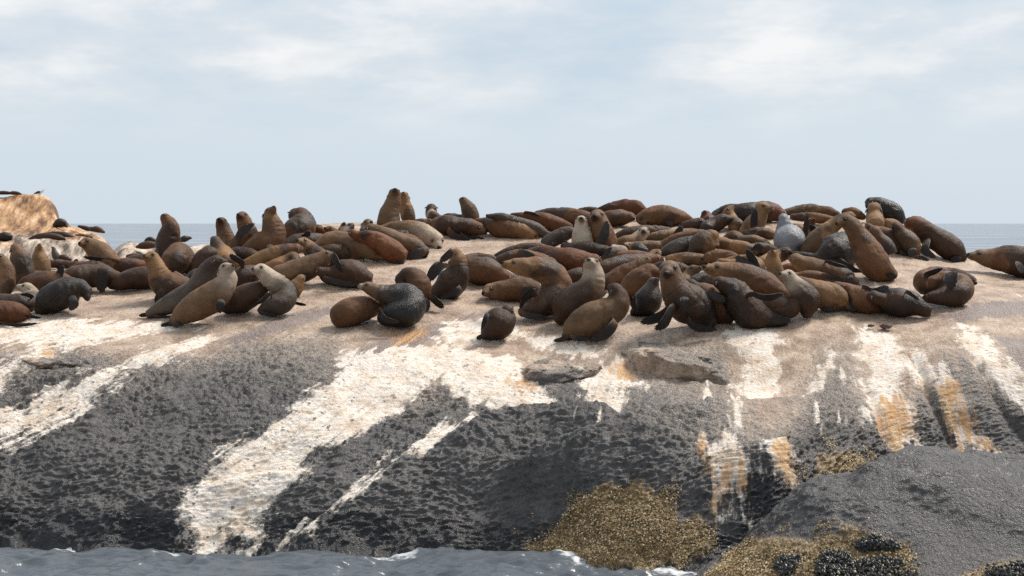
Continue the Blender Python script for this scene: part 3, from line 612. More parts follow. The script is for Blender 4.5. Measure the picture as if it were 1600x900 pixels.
        endf = sstep(0, .5, np.minimum(np.hypot(A - pts[0, 0], W - pts[0, 1]), np.hypot(A - pts[-1, 0], W - pts[-1, 1])) + .15)
        disp = disp + endf * (bulge * (sgn > 0) * np.exp(-best / wid) * (1 - np.exp(-best / .12)) - groove * np.exp(-(best / .09) ** 2))
    # rounded slab edges: swelling below the line, a shallow groove above it
    for pts, h, dep, wid in SWELLS:
        pts = np.array(pts)
        s = W - np.interp(A, pts[:, 0], pts[:, 1]) - .06 * fbm(x * 1.5, y * 1.5, z * 1.5, 3)
        fade = sstep(pts[0, 0] - .2, pts[0, 0] + .9, A) * (1 - sstep(pts[-1, 0] - .9, pts[-1, 0] + .2, A))
        e = sstep(-.16, .12, s)
        disp = disp + fade * (h * np.exp(-(np.minimum(s, 0) / wid) ** 2) * (1 - e) - dep * np.exp(-np.maximum(s, 0) / (wid * .5)) * e)
    P = P + N * disp[..., None]
    me = mesh_from('seal_rock', P.reshape(-1, 3), grid_faces(*W.shape))
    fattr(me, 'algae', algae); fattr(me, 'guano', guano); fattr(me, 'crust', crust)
    fattr(me, 'flow', flow); fattr(me, 'rise', W)
    fattr(me, 'wet', stain_sdf(WET, A, W)); fattr(me, 'rust', rust)
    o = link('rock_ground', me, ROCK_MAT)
    tag(o, 'broad granite rock with black wet flanks and pale guano runs', 'rock', kind='structure')
    return P, N, A, W, crust

ROCK_P, ROCK_N, ROCK_A, ROCK_W, ROCK_CRUST = build_rock()

def build_boulder():
    a = np.linspace(2.9, 13, 460); v = np.concatenate([np.linspace(0, 6, 230)[:-1], np.linspace(6, 9, 40)])
    P = rock_points(BOULDER_TABLE, a, v)
    W = arc(P, v, 1.0)
    A = np.broadcast_to(a[None, :], W.shape)
    N = grid_normals(P); N *= np.where((N[..., 2:3] < 0) & (N[..., 1:2] > -.2), -1, 1)
    x, y, z = P[..., 0], P[..., 1], P[..., 2]
    crust = stain_sdf(B_CRUST, A, W)
    r1 = noise3(x * 4.5, y * 9.0, z * 12); r2 = noise3(x * 9.5, y * 20.0, z * 28)
    wgt = .5 + .9 * sstep(4.0, 5.6, np.broadcast_to(v[:, None], W.shape)) 
    disp = .035 * fbm(x * .9, y * .9, z * .9, 3) + .016 * fbm(x * 3, y * 3, z * 3, 3) + (.014 * r1 + .012 * r2 + .008 * noise3(x * 20, y * 38, z * 50)) * wgt
    disp = disp + sstep(-.05, .15, crust) * (.02 * np.abs(noise3(x * 14, y * 14, z * 14)) + .012 * noise3(x * 30, y * 30, z * 30))
    for pts, h, dep, wid in B_LIPS:
        pts = np.array(pts)
        wl_ = np.interp(A, pts[:, 0], pts[:, 1])
        fade = sstep(pts[0, 0] - .1, pts[0, 0] + .3, A) * (1 - sstep(pts[-1, 0] - .5, pts[-1, 0] + .1, A))
        s = W - wl_
        e = sstep(-.06, .06, s)
        disp = disp + fade * (h * np.exp(-(np.minimum(s, 0) / wid) ** 2) * (1 - e) - dep * np.exp(-(np.maximum(s, 0) / (wid * 1.3)) ** 2) * e)
    P = P + N * disp[..., None]
    me = mesh_from('boulder', P.reshape(-1, 3), grid_faces(*W.shape))
    fattr(me, 'algae', np.full(W.shape, 1.165) - .05 * sstep(.0, .5, fbm(x * .8, y * .8, z * .8, 3)) * sstep(1.6, 1.0, W))
    fattr(me, 'guano', np.full(W.shape, -.6)); fattr(me, 'wet', np.full(W.shape, -.6)); fattr(me, 'rust', np.full(W.shape, -.6))
    fattr(me, 'crust', crust); fattr(me, 'flow', A); fattr(me, 'rise', W)
    o = link('boulder', me, ROCK_MAT)
    tag(o, 'smooth black wet boulder in the sea at the lower right', 'boulder')
    return P, N, A, W, crust

BO_P, BO_N, BO_A, BO_W, BO_CRUST = build_boulder()

def build_slab(c, half, tilt, label, seed):
    """A ledge of harder stone standing out of the slope, undercut below."""
    nu, nv = 150, 70
    th = np.linspace(-math.pi, math.pi, nu); ph = np.linspace(-math.pi / 2, math.pi / 2, nv)
    PH, TH = np.meshgrid(ph, th, indexing='ij')
    pw = lambda v, e: np.sign(v) * np.abs(v) ** e
    x = half[0] * pw(np.cos(PH), .55) * pw(np.cos(TH), .7); y = half[1] * pw(np.cos(PH), .55) * pw(np.sin(TH), .7); z = half[2] * pw(np.sin(PH), .65)
    z = z + .35 * half[2] * np.cos(x * 2.1 + seed) * (z > 0)
    ct, st = math.cos(tilt), math.sin(tilt)
    P = np.stack([c[0] + x * ct - z * st, c[1] + y, c[2] + x * st + z * ct], -1)
    X, Y, Z = P[..., 0], P[..., 1], P[..., 2]
    N = P - np.array(c); N /= np.linalg.norm(N / np.array(half), axis=-1, keepdims=True) + 1e-6; N /= np.linalg.norm(N, axis=-1, keepdims=True) + 1e-9
    d = .10 * fbm(X * 2.2 + seed, Y * 2.2, Z * 3.5, 3) + .035 * fbm(X * 7, Y * 7, Z * 10, 3) + .012 * noise3(X * 26, Y * 26, Z * 34)
    P = P + N * d[..., None]
    me = mesh_from('rock_ledge', P.reshape(-1, 3), grid_faces(nv, nu))
    fattr(me, 'algae', .52 + .45 * fbm(X * 1.6 + 20, Y * 1.6, Z * 2.5, 3)); fattr(me, 'guano', -.42 + .45 * fbm(X * 1.3 + 7, Y * 1.3, Z * 1.3, 2))
    for k_ in ('wet', 'rust', 'crust'): fattr(me, k_, np.full(X.shape, -.6))
    fattr(me, 'flow', X); fattr(me, 'rise', Z)
    tag(link('rock_ledge', me, ROCK_MAT), label, 'ledge')
for args in SLABS:
    build_slab(*args)

def build_back_rock(name, table, a, v, label, pale_fn, amp=1.0):
    P = rock_points(table, a, v)
    W = np.broadcast_to(np.asarray(v)[:, None], P.shape[:2])
    N = grid_normals(P); N *= np.where((N[..., 2:3] < 0) & (N[..., 1:2] > -.2), -1, 1)
    x, y, z = P[..., 0], P[..., 1], P[..., 2]
    disp = amp * (.14 * fbm(x * .45, y * .45, z * .25, 3) + .05 * fbm(x * 2.2, y * 1.5, z * .8, 3))
    P = P + N * disp[..., None]
    me = mesh_from(name, P.reshape(-1, 3), grid_faces(*W.shape))
    fattr(me, 'pale', pale_fn(W, x, z))
    o = link(name, me, FAR_MAT)
    tag(o, label, 'rock')
    return o

build_back_rock('far_rock', FAR_TABLE, np.linspace(-10.6, -5.85, 170), np.linspace(0, 9, 150),
                'tall orange-streaked granite rock in the distance at the left',
                lambda W, x, z: np.clip(sstep(4.7, 3.9, W) + .8 * sstep(-17.6, -16.6, x), 0, 1) * .9)
build_back_rock('low_rock', LOW_TABLE, np.linspace(-6.8, -3.7, 130), np.linspace(0, 7, 70),
                'low pale rock by the sea behind the upright seals at the left',
                lambda W, x, z: np.full(W.shape, .85), .8)

# ---------------------------------------------------------------- the sea
def sea_material():
    t = NT('sea_water')
    p = t.tc.outputs['Object']
    n1 = t.noise(.9, 4, .55, stretch=(.35, 1.0, 1)); n2 = t.noise(.10, 5, .62, stretch=(.22, 1.0, 1)); n3 = t.noise(11, 3, .5, stretch=(.5, 1, 1))
    h = t.math('ADD', t.math('MULTIPLY', n1, .20), t.math('MULTIPLY', n2, 2.4))
    far = t.attr('open')
    hh = t.math('ADD', t.math('MULTIPLY', h, far), t.math('MULTIPLY', n3, .02))
    nrm = t.bump(hh, .9, 1.0)
    foam = t.math('ADD', t.attr('foam'), t.math('MULTIPLY', t.math('SUBTRACT', t.noise(9, 6, .7, stretch=(.6, 1, 1)), .5), 1.6))
    fm = t.range(foam, .52, .86, 0, .7)
    caps = t.math('MULTIPLY', t.range(t.noise(.12, 5, .65, stretch=(.16, 1, 1)), .50, .70, 0, .55), far)
    base = t.mix(far, (.085, .098, .112), (.105, .14, .18))
    col = t.mix(t.math('MAXIMUM', fm, caps), base, (.75, .77, .78))
    rough = t.mix(fm, t.mix(far, (.24, .24, .24), (.22, .22, .22)), (.7, .7, .7))
    return t.done(col, rough, nrm, IOR=1.33)

def build_sea():
    near = np.arange(19.0, 27.0, .032)
    mid = 27.0 * np.exp(np.linspace(0, math.log(120 / 27.0), 90))[1:]
    far = 120.0 * np.exp(np.linspace(0, math.log(42000 / 120.0), 70))[1:]
    y = np.concatenate([[-60, 5, 15], near, mid, far])
    a = np.concatenate([np.linspace(-90, -9.2, 50)[:-1], np.linspace(-9.2, 9.2, 560)[:-1], np.linspace(9.2, 90, 50)])
    Y, A = np.meshgrid(y, a, indexing='ij')
    X = A / 32 * np.maximum(Y, 30)
    amp = np.interp(Y, [17, 19.5, 28, 60], [0, 1, 1, 0])
    wx = X + .25 * noise3(X * .9, Y * .9, 0 * X); wy = Y + .25 * noise3(X * .9 + 7, Y * .9, 0 * X)
    def crest(fx, fy, ox):
        return 1 - 2 * np.abs(noise3(wx * fx + wy * fx * .35 + ox, wy * fy - wx * fy * .18, 0 * X + ox))
    h = .070 * noise3(wx * .5, wy * .9, 0 * X + 2) + .065 * noise3(wx * 1.2 + wy * .4, wy * 2.4, 0 * X + 3) + .030 * crest(1.7, 3.2, 8.1) + .036 * noise3(wx * 3.2 + wy, wy * 6.5, 0 * X + 4) + .020 * noise3(wx * 7 - wy, wy * 12, 0 * X + 6) + .007 * noise3(wx * 13, wy * 19, 0 * X + 9)
    Z = amp * (h - .01) - .02
    # foam where the swell washes the rock
    ed = np.interp(A, [t[0] for t in ROCK_TABLE], [t[1][1][0] for t in ROCK_TABLE]) - Y
    foam = np.exp(-(ed / .28) ** 2) * (.34 + .55 * sstep(.1, .5, noise3(A * 1.3, 0 * A + 3, 0 * A)))
    foam = foam + .25 * np.exp(-(ed / .8) ** 2) * sstep(.0, .6, noise3(A * .8 + 4, Y * .9, 0 * A))
    foam = np.where(ed > -1, foam, 0) + .55 * np.exp(-((A - 2.2) / 1.1) ** 2) * np.exp(-((Y - 23.7) / .35) ** 2)
    Z = Z + .05 * np.clip(foam, 0, 1) * np.clip(noise3(X * 7, Y * 7, 0 * X), 0, 1)
    me = mesh_from('sea', np.stack([X, Y, Z], -1).reshape(-1, 3), grid_faces(*X.shape))
    fattr(me, 'foam', np.where(Y < 30, foam, 0)); fattr(me, 'open', sstep(30, 120, Y))
    tag(link('sea', me, sea_material()), 'grey sea with choppy ripples', 'sea', kind='structure')
build_sea()

# ---------------------------------------------------------------- barnacle crust and mussel clumps: beyond counting
def lump_mesh(name, centers, normals, sizes, seed, flat=.7):
    r = np.random.default_rng(seed)
    base = np.array([[1,0,0],[.5,.87,0],[-.5,.87,0],[-1,0,0],[-.5,-.87,0],[.5,-.87,0],[.45,.2,.8],[-.35,.4,.8],[-.1,-.45,.8]], float)
    fc = [(0,1,6),(1,7,6),(1,2,7),(2,3,7),(3,8,7),(3,4,8),(4,5,8),(5,6,8),(5,0,6),(6,7,8)]
    n = len(centers)
    t = r.normal(size=(n, 3)); t -= (t * normals).sum(-1, keepdims=True) * normals
    t /= np.linalg.norm(t, axis=-1, keepdims=True); b = np.cross(normals, t)
    jit = base[None] * (1 + .35 * r.normal(size=(n, 9, 3)))
    sz = sizes[:, None, None]
    V = centers[:, None, :] + sz * (jit[..., 0:1] * t[:, None] + jit[..., 1:2] * b[:, None] + flat * jit[..., 2:3] * normals[:, None])
    Fc = (np.array(fc)[None] + 9 * np.arange(n)[:, None, None]).reshape(-1, 3)
    return mesh_from(name, V.reshape(-1, 3), Fc, smooth=False), np.repeat(r.random(n), 9)

def shell_material(name, stops, rough=.6):
    t = NT(name)
    c = t.ramp(t.attr('shade'), stops)
    c = t.mix(t.range(t.noise(60, 3), .4, .7, 0, .5), c, t.mix(.5, c, (.02, .015, .01)))
    return t.done(c, rough)

def scatter(P, N, A, W, mask, n, seed, smin, smax):
    r = np.random.default_rng(seed)
    idx = np.flatnonzero(mask.ravel())
    pick = r.choice(idx, n, replace=True)
    c = P.reshape(-1, 3)[pick] + r.normal(size=(n, 3)) * .02
    return c, N.reshape(-1, 3)[pick], r.uniform(smin, smax, n)

def build_crusts():
    m = shell_material('barnacle_shell', [(0, (.06, .036, .012)), (.35, (.22, .135, .045)), (.7, (.38, .26, .11)), (1, (.62, .50, .33))])
    # thickest low down, thinning upwards
    edge = ROCK_CRUST + .45 * noise3(ROCK_P[..., 0] * 4, ROCK_P[..., 1] * 4, ROCK_P[..., 2] * 4)
    keep = (edge > .03) & (rng.random(edge.shape) < np.clip(.10 + edge * 1.6, 0, 1))
    me, sh = lump_mesh('barnacle_crust', *scatter(ROCK_P, ROCK_N, ROCK_A, ROCK_W, keep, 17000, 1, .003, .013), 2)
    fattr(me, 'shade', sh)
    tag(link('barnacle_crust', me, m), 'golden crust of barnacles low on the black rock', 'barnacles', kind='stuff')
    edge = BO_CRUST + .35 * noise3(BO_P[..., 0] * 3.5, BO_P[..., 1] * 3.5, BO_P[..., 2] * 3.5)
    cc, cn, cs = scatter(BO_P, BO_N, BO_A, BO_W, (edge > .02) & (rng.random(edge.shape) < np.clip(.08 + edge * 1.6, 0, 1)), 8000, 3, .004, .016)
    me, sh = lump_mesh('barnacle_crust', cc, cn, cs, 4)
    pn = np.repeat(noise3(*[me_c * 5 for me_c in cc.T]), 9)
    fattr(me, 'shade', np.clip(.15 + .8 * sh + .45 * pn, 0, 1))
    tag(link('pale_barnacle_crust', me, m), 'pale crust of barnacles at the foot of the black boulder', 'barnacles', kind='stuff')
    mm = shell_material('mussel_shell', [(0, (.006, .007, .006)), (.6, (.016, .019, .014)), (.93, (.03, .03, .022)), (1, (.20, .17, .12))], .38)
    for k, poly in enumerate(MUSSELS):
        s = poly_sdf(BO_A, BO_W, poly)
        msk = s + .06 * noise3(BO_P[..., 0] * 9, BO_P[..., 1] * 9, BO_P[..., 2] * 9) > 0
        if msk.sum() < 10: continue
        c, nn, sz = scatter(BO_P, BO_N, BO_A, BO_W, msk, 1100, 10 + k, .008, .024)
        c = c + nn * np.clip(.05 * rng.random(len(c))[:, None], 0, 1)
        me, sh = lump_mesh('mussel_clump', c, nn, sz, 20 + k, 1.1)
        fattr(me, 'shade', sh)
        tag(link('mussel_clump', me, mm), MUSSEL_LABELS[k], 'mussels', kind='stuff')
build_crusts()

# ---------------------------------------------------------------- the seals: label, coat (body, head, muzzle), spine tail to neck (x, y, z, r), skull, nose, flippers
SEALS = [
    ('upright grey-brown seal cut by the left picture edge', 'yy', [(-8.064, 32.023, 2.898, 0.159), (-7.948, 32.023, 3.071, 0.173), (-7.919, 32.023, 3.245, 0.145), (-7.962, 32.023, 3.375, 0.11)], (-8.0, 32.023, 3.441, 0.093), (-8.075, 31.896, 3.484), []),
    ('upright seal turned away with a smooth egg-shaped dark back near the left edge', 'dy', [(-7.821, 32.886, 3.046, 0.163), (-7.841, 32.886, 3.195, 0.178), (-7.88, 32.886, 3.373, 0.16), (-7.931, 32.886, 3.507, 0.131)], (-7.966, 32.886, 3.575, 0.101), (-8.032, 33.034, 3.683), []),
    ('golden seal at the left facing the viewer with its nose pointing up', 'tt', [(-7.699, 33.612, 3.207, 0.146), (-7.729, 33.612, 3.344, 0.146), (-7.757, 33.612, 3.465, 0.109)], (-7.76, 33.612, 3.547, 0.082), (-7.736, 33.522, 3.67), []),
    ('grey seal with pale muzzle lying under the upright one cut by the left edge', 'yp', [(-7.711, 30.954, 2.795, 0.126), (-7.463, 30.854, 2.785, 0.145), (-7.317, 30.946, 2.809, 0.134), (-7.312, 31.185, 2.899, 0.118)], (-7.374, 31.185, 3.0, 0.101), (-7.571, 31.185, 3.062), [([(-7.186, 30.685, 2.888), (-7.244, 30.635, 2.932), (-7.354, 30.635, 2.946)], 0.061)]),
    ('reddish rump and trailing hind flippers cut by the left edge, lowest seal at the left', 'rr', [(-7.173, 30.45, 2.622, 0.044), (-7.249, 30.402, 2.657, 0.099), (-7.385, 30.304, 2.678, 0.159), (-7.561, 30.244, 2.672, 0.18), (-7.736, 30.288, 2.67, 0.164)], (-7.928, 30.288, 2.698, 0.109), (-8.092, 30.288, 2.725), [([(-7.16, 30.282, 2.635), (-7.053, 30.232, 2.618), (-6.952, 30.232, 2.599)], 0.044), ([(-7.548, 30.082, 2.557), (-7.264, 30.032, 2.511), (-6.964, 30.082, 2.535)], 0.055)]),
    ('black wet seal stretched over the rock edge with its head hanging at the right', 'kk', [(-7.061, 30.742, 2.706, 0.111), (-6.978, 30.742, 2.803, 0.189), (-6.797, 30.742, 2.914, 0.222), (-6.617, 30.742, 2.997, 0.2), (-6.492, 30.742, 3.025, 0.144)], (-6.403, 30.742, 2.984, 0.105), (-6.327, 30.614, 2.85), [([(-6.556, 30.522, 2.894), (-6.516, 30.492, 2.785), (-6.574, 30.542, 2.695)], 0.128), ([(-6.845, 30.462, 2.809), (-6.778, 30.442, 2.87), (-6.717, 30.442, 2.947)], 0.05)]),
    ('brown seal lying behind the black wet seal, only its back showing', 'bb', [(-7.753, 32.294, 3.02, 0.073), (-7.533, 32.102, 3.046, 0.151), (-7.289, 32.049, 3.065, 0.179), (-7.068, 32.1, 3.069, 0.159)], (-6.895, 32.1, 3.04, 0.104), (-6.75, 32.1, 2.982), [([(-7.119, 31.936, 3.031), (-7.067, 31.986, 3.188), (-7.0, 31.986, 3.347)], 0.122)]),
    ('brown lying seal with a broad dark flipper hanging down its near side', 'bd', [(-7.136, 32.541, 3.115, 0.118), (-6.864, 32.367, 3.143, 0.187), (-6.641, 32.416, 3.162, 0.181), (-6.432, 32.397, 3.154, 0.17), (-6.294, 32.44, 3.132, 0.129)], (-6.191, 32.44, 3.103, 0.094), (-6.089, 32.44, 3.059), [([(-6.403, 32.106, 3.301), (-6.428, 32.056, 3.114), (-6.412, 32.076, 2.899)], 0.181)]),
    ('tan seal at the left looking left with its head raised before the streaked far rock', 'yt', [(-6.485, 33.738, 3.281, 0.128), (-6.622, 33.738, 3.372, 0.183), (-6.774, 33.738, 3.494, 0.189), (-6.896, 33.738, 3.594, 0.146)], (-6.991, 33.738, 3.661, 0.116), (-7.104, 33.583, 3.687), []),
    ('reddish lying seal holding one long thin black flipper out to the left', 'rr', [(-6.037, 33.79, 3.295, 0.085), (-6.238, 33.722, 3.302, 0.128), (-6.48, 33.712, 3.29, 0.134), (-6.641, 33.756, 3.271, 0.11)], (-6.763, 33.756, 3.25, 0.085), (-6.854, 33.756, 3.228), [([(-6.456, 33.59, 3.39), (-6.75, 33.54, 3.403), (-7.028, 33.54, 3.46)], 0.073)]),
    ('dark brown rump below the upright golden-throated seal at the left', 'dd', [(-6.335, 32.379, 3.038, 0.076), (-6.169, 32.323, 3.086, 0.134), (-5.963, 32.313, 3.127, 0.169), (-5.745, 32.316, 3.145, 0.175), (-5.566, 32.297, 3.107, 0.131)], (-5.464, 32.297, 3.063, 0.087), (-5.377, 32.297, 3.005), [([(-6.257, 32.251, 3.006), (-6.316, 32.251, 2.96)], 0.047)]),
    ('dark seal lying behind the golden nose-up seal with one flipper raised', 'dr', [(-7.866, 34.753, 3.306, 0.038), (-7.719, 34.77, 3.312, 0.066), (-7.567, 34.79, 3.299, 0.069), (-7.36, 34.559, 3.291, 0.069)], (-7.236, 34.559, 3.291, 0.062), (-7.125, 34.507, 3.267), [([(-7.42, 34.573, 3.24), (-7.379, 34.573, 3.316), (-7.345, 34.573, 3.403)], 0.087)]),
    ('upright seal seen from behind against the sea with its snout raised leftwards', 'bb', [(-5.995, 34.703, 3.423, 0.12), (-5.889, 34.703, 3.513, 0.193), (-5.829, 34.703, 3.694, 0.193), (-5.79, 34.703, 3.845, 0.169), (-5.808, 34.703, 3.98, 0.136)], (-5.865, 34.703, 4.061, 0.102), (-5.934, 34.703, 4.152), []),
    ('brown seal sitting hunched with its back turned, between two upright seals at the left', 'bd', [(-5.538, 33.057, 3.221, 0.115), (-5.469, 33.125, 3.348, 0.219), (-5.419, 33.381, 3.459, 0.214), (-5.317, 33.381, 3.43, 0.159), (-5.249, 33.314, 3.33, 0.121)], (-5.22, 33.314, 3.229, 0.098), (-5.226, 33.17, 3.126), []),
    ('upright seal with golden throat looking left in front of the hunched brown one', 'bt', [(-4.884, 31.432, 3.0, 0.082), (-5.048, 31.432, 3.027, 0.158), (-5.225, 31.432, 3.041, 0.224), (-5.361, 31.432, 3.123, 0.196), (-5.449, 31.432, 3.3, 0.147)], (-5.525, 31.432, 3.455, 0.12), (-5.635, 31.272, 3.523), [([(-5.31, 31.212, 2.993), (-5.381, 31.182, 2.872), (-5.428, 31.232, 2.778)], 0.115)]),
    ('dark grey seal behind a pale-throated one with its head turned away rightwards', 'gd', [(-5.382, 30.467, 2.655, 0.063), (-5.184, 30.467, 2.758, 0.127), (-4.919, 30.467, 2.88, 0.159), (-4.708, 30.467, 3.03, 0.164), (-4.57, 30.467, 3.216, 0.159), (-4.491, 30.467, 3.348, 0.132)], (-4.411, 30.467, 3.425, 0.106), (-4.235, 30.527, 3.445), [([(-5.369, 30.467, 2.655), (-5.554, 30.467, 2.631)], 0.063), ([(-5.307, 30.417, 2.62), (-5.088, 30.367, 2.621)], 0.058)]),
    ('light brown seal stretching its pale throat up rightwards at the front left', 'yp', [(-4.946, 29.91, 2.573, 0.078), (-4.803, 29.91, 2.68, 0.151), (-4.595, 29.91, 2.796, 0.203), (-4.388, 29.91, 2.926, 0.213), (-4.232, 29.91, 3.056, 0.182), (-4.159, 29.91, 3.191, 0.14)], (-4.18, 29.91, 3.316, 0.112), (-4.046, 29.762, 3.407), [([(-4.938, 29.91, 2.568), (-5.037, 29.91, 2.521), (-5.127, 29.86, 2.504)], 0.068), ([(-4.885, 29.81, 2.542), (-4.87, 29.76, 2.492)], 0.114), ([(-4.222, 29.66, 2.863), (-4.243, 29.66, 2.696)], 0.119)]),
    ('dark reddish seal lying between two upright seals at the front left', 'dd', [(-4.21, 30.315, 2.754, 0.1), (-4.053, 30.315, 2.851, 0.179), (-3.868, 30.315, 2.943, 0.174), (-3.737, 30.315, 3.022, 0.137)], (-3.645, 30.315, 3.075, 0.089), (-3.526, 30.315, 3.101), []),
    ('grey curled seal with a pale crown looking left over its own tail', 'gp', [(-3.667, 30.068, 2.722, 0.073), (-3.537, 30.068, 2.79, 0.144), (-3.373, 30.118, 2.845, 0.162), (-3.35, 30.268, 2.971, 0.163), (-3.463, 30.268, 3.108, 0.152), (-3.588, 30.218, 3.204, 0.131)], (-3.693, 30.218, 3.301, 0.11), (-3.823, 30.084, 3.348), [([(-3.526, 29.868, 2.985), (-3.65, 29.818, 2.87), (-3.759, 29.868, 2.808)], 0.063), ([(-3.694, 29.968, 2.7), (-3.558, 29.918, 2.671), (-3.433, 29.918, 2.645)], 0.058), ([(-3.258, 30.268, 2.84), (-3.035, 30.268, 2.792)], 0.047)]),
    ('small golden seal lying tucked behind the grey curled one', 'tt', [(-3.446, 31.259, 2.897, 0.103), (-3.351, 31.259, 2.978, 0.13), (-3.27, 31.259, 3.073, 0.098)], (-3.224, 31.259, 3.149, 0.076), (-3.181, 31.374, 3.206), []),
    ('dark seal with ribbed wrinkles behind the pale-throated front seal', 'dd', [(-4.31, 31.824, 3.098, 0.124), (-4.18, 31.887, 3.171, 0.161), (-4.046, 32.037, 3.217, 0.139)], (-3.935, 32.037, 3.259, 0.1), (-3.826, 32.171, 3.283), [([(-4.189, 31.75, 3.389), (-4.293, 31.7, 3.473), (-4.362, 31.7, 3.528)], 0.111)]),
    ('golden-chested seal with a grey crown behind the ribbed dark one', 'tg', [(-4.562, 32.848, 3.368, 0.157), (-4.678, 33.164, 3.477, 0.167), (-4.752, 33.181, 3.578, 0.138)], (-4.804, 33.181, 3.702, 0.095), (-4.871, 33.32, 3.799), []),
    ('dark back between the hunched brown seal and the golden-chested grey-crowned seal', 'dd', [(-5.056, 33.0, 3.165, 0.1), (-4.999, 33.0, 3.337, 0.166), (-4.884, 33.0, 3.48, 0.149)], (-4.755, 33.0, 3.48, 0.103), (-4.641, 33.0, 3.422), []),
    ('upright seal with a black face and pale chest looking up beside the sea', 'ybk', [(-4.806, 34.602, 3.62, 0.156), (-4.842, 34.602, 3.77, 0.15), (-4.875, 34.602, 3.89, 0.12)], (-4.905, 34.602, 3.995, 0.108), (-4.932, 34.438, 4.097), []),
    ('upright seal scratching its neck with a raised black flipper', 'bbk', [(-4.68, 34.339, 3.593, 0.119), (-4.516, 34.339, 3.682, 0.179), (-4.435, 34.339, 3.816, 0.164), (-4.471, 34.339, 3.959, 0.134)], (-4.516, 34.339, 4.085, 0.116), (-4.566, 34.152, 4.161), [([(-4.565, 34.039, 3.641), (-4.519, 33.979, 3.804), (-4.41, 33.979, 3.922), (-4.274, 33.999, 4.013)], 0.119)]),
    ('large golden-brown upright seal stretching its neck and nose straight up', 'bt', [(-4.451, 33.733, 3.462, 0.094), (-4.275, 33.733, 3.55, 0.182), (-4.056, 33.733, 3.644, 0.252), (-3.938, 33.733, 3.784, 0.211), (-3.947, 33.733, 3.951, 0.164), (-3.974, 33.733, 4.077, 0.135)], (-3.982, 33.733, 4.153, 0.111), (-3.901, 33.591, 4.287), [([(-3.941, 33.383, 3.619), (-3.941, 33.383, 3.503)], 0.105)]),
    ('thickset dark seal bending its black face down over its chest, at the horizon', 'bdk', [(-3.842, 34.854, 3.783, 0.182), (-3.646, 34.853, 3.859, 0.254), (-3.574, 35.192, 4.001, 0.196), (-3.641, 35.192, 4.111, 0.165)], (-3.721, 35.192, 4.133, 0.131), (-3.729, 35.013, 3.971), [([(-3.473, 34.492, 3.786), (-3.396, 34.472, 3.876)], 0.121)]),
    ('dark grey back lying below the thickset black-faced seal', 'gd', [(-3.85, 34.486, 3.591, 0.075), (-3.664, 34.573, 3.68, 0.132), (-3.442, 34.6, 3.695, 0.135), (-3.227, 34.712, 3.709, 0.108)], (-3.116, 34.712, 3.739, 0.084), (-3.046, 34.712, 3.754), []),
    ('golden lying back behind the small seal with a dark face', 'tb', [(-4.381, 33.2, 3.318, 0.063), (-4.15, 33.2, 3.384, 0.121), (-3.876, 33.2, 3.471, 0.15), (-3.66, 33.2, 3.54, 0.133)], (-3.502, 33.2, 3.578, 0.098), (-3.4, 33.336, 3.605), []),
    ('brown seal raising its head leftwards above the golden lying back', 'bt', [(-3.1, 33.37, 3.416, 0.139), (-3.218, 33.553, 3.486, 0.146), (-3.32, 33.7, 3.571, 0.129)], (-3.423, 33.7, 3.656, 0.117), (-3.529, 33.542, 3.739), []),
    ('small seal with a pale crown and dark face peering over a grey-brown back', 'tyk', [(-3.972, 32.921, 3.281, 0.063), (-3.797, 32.891, 3.31, 0.103), (-3.649, 32.974, 3.36, 0.12)], (-3.532, 32.974, 3.434, 0.117), (-3.42, 32.782, 3.392), []),
    ('grey-brown lying seal lifting its snout to a reddish seal with grey flippers', 'yy', [(-3.811, 32.026, 3.106, 0.078), (-3.603, 32.026, 3.189, 0.161), (-3.38, 32.026, 3.231, 0.195), (-3.158, 32.026, 3.314, 0.172), (-3.025, 32.026, 3.406, 0.133)], (-2.93, 32.026, 3.467, 0.111), (-2.797, 32.026, 3.556), []),
    ('dark reddish seal on its side with two grey flippers showing', 'dd', [(-2.908, 32.029, 3.175, 0.111), (-2.678, 31.938, 3.219, 0.189), (-2.48, 31.886, 3.221, 0.208), (-2.324, 31.828, 3.153, 0.16), (-2.243, 31.858, 3.105, 0.1)], (-2.989, 31.858, 3.249, 0.083), (-3.071, 31.983, 3.301), [([(-2.761, 31.612, 3.496), (-2.678, 31.542, 3.38), (-2.612, 31.542, 3.256)], 0.155), ([(-2.911, 31.612, 3.15), (-2.674, 31.562, 3.097), (-2.386, 31.562, 3.05)], 0.094)]),
    ('grey-brown lying seal with its sleeping head at the right, above the grey-flippered one', 'yy', [(-3.258, 33.931, 3.627, 0.065), (-3.051, 33.931, 3.707, 0.13), (-2.815, 33.923, 3.695, 0.171), (-2.566, 33.75, 3.638, 0.17), (-2.357, 33.601, 3.558, 0.14)], (-2.211, 33.601, 3.485, 0.117), (-2.05, 33.454, 3.444), []),
    ('slim brown hindquarters lying in front of a sleeping grey-brown seal', 'yb', [(-3.229, 33.935, 3.539, 0.071), (-2.978, 33.761, 3.535, 0.123), (-2.77, 33.736, 3.521, 0.117), (-2.59, 33.752, 3.491, 0.082), (-2.494, 33.768, 3.462, 0.047)], (-3.33, 33.768, 3.526, 0.088), (-3.432, 33.905, 3.53), [([(-2.49, 33.71, 3.463), (-2.388, 33.71, 3.439)], 0.064)]),
    ('rust-coloured seal sprawled with its rump and grey hind flipper nearest', 'rr', [(-2.521, 33.532, 3.815, 0.064), (-2.317, 33.532, 3.757, 0.128), (-2.113, 33.532, 3.646, 0.18), (-1.924, 33.532, 3.524, 0.169), (-1.808, 33.532, 3.428, 0.116)], (-2.608, 33.532, 3.835, 0.076), (-2.69, 33.651, 3.849), [([(-1.802, 33.432, 3.415), (-1.828, 33.382, 3.35), (-1.82, 33.382, 3.35)], 0.14)]),
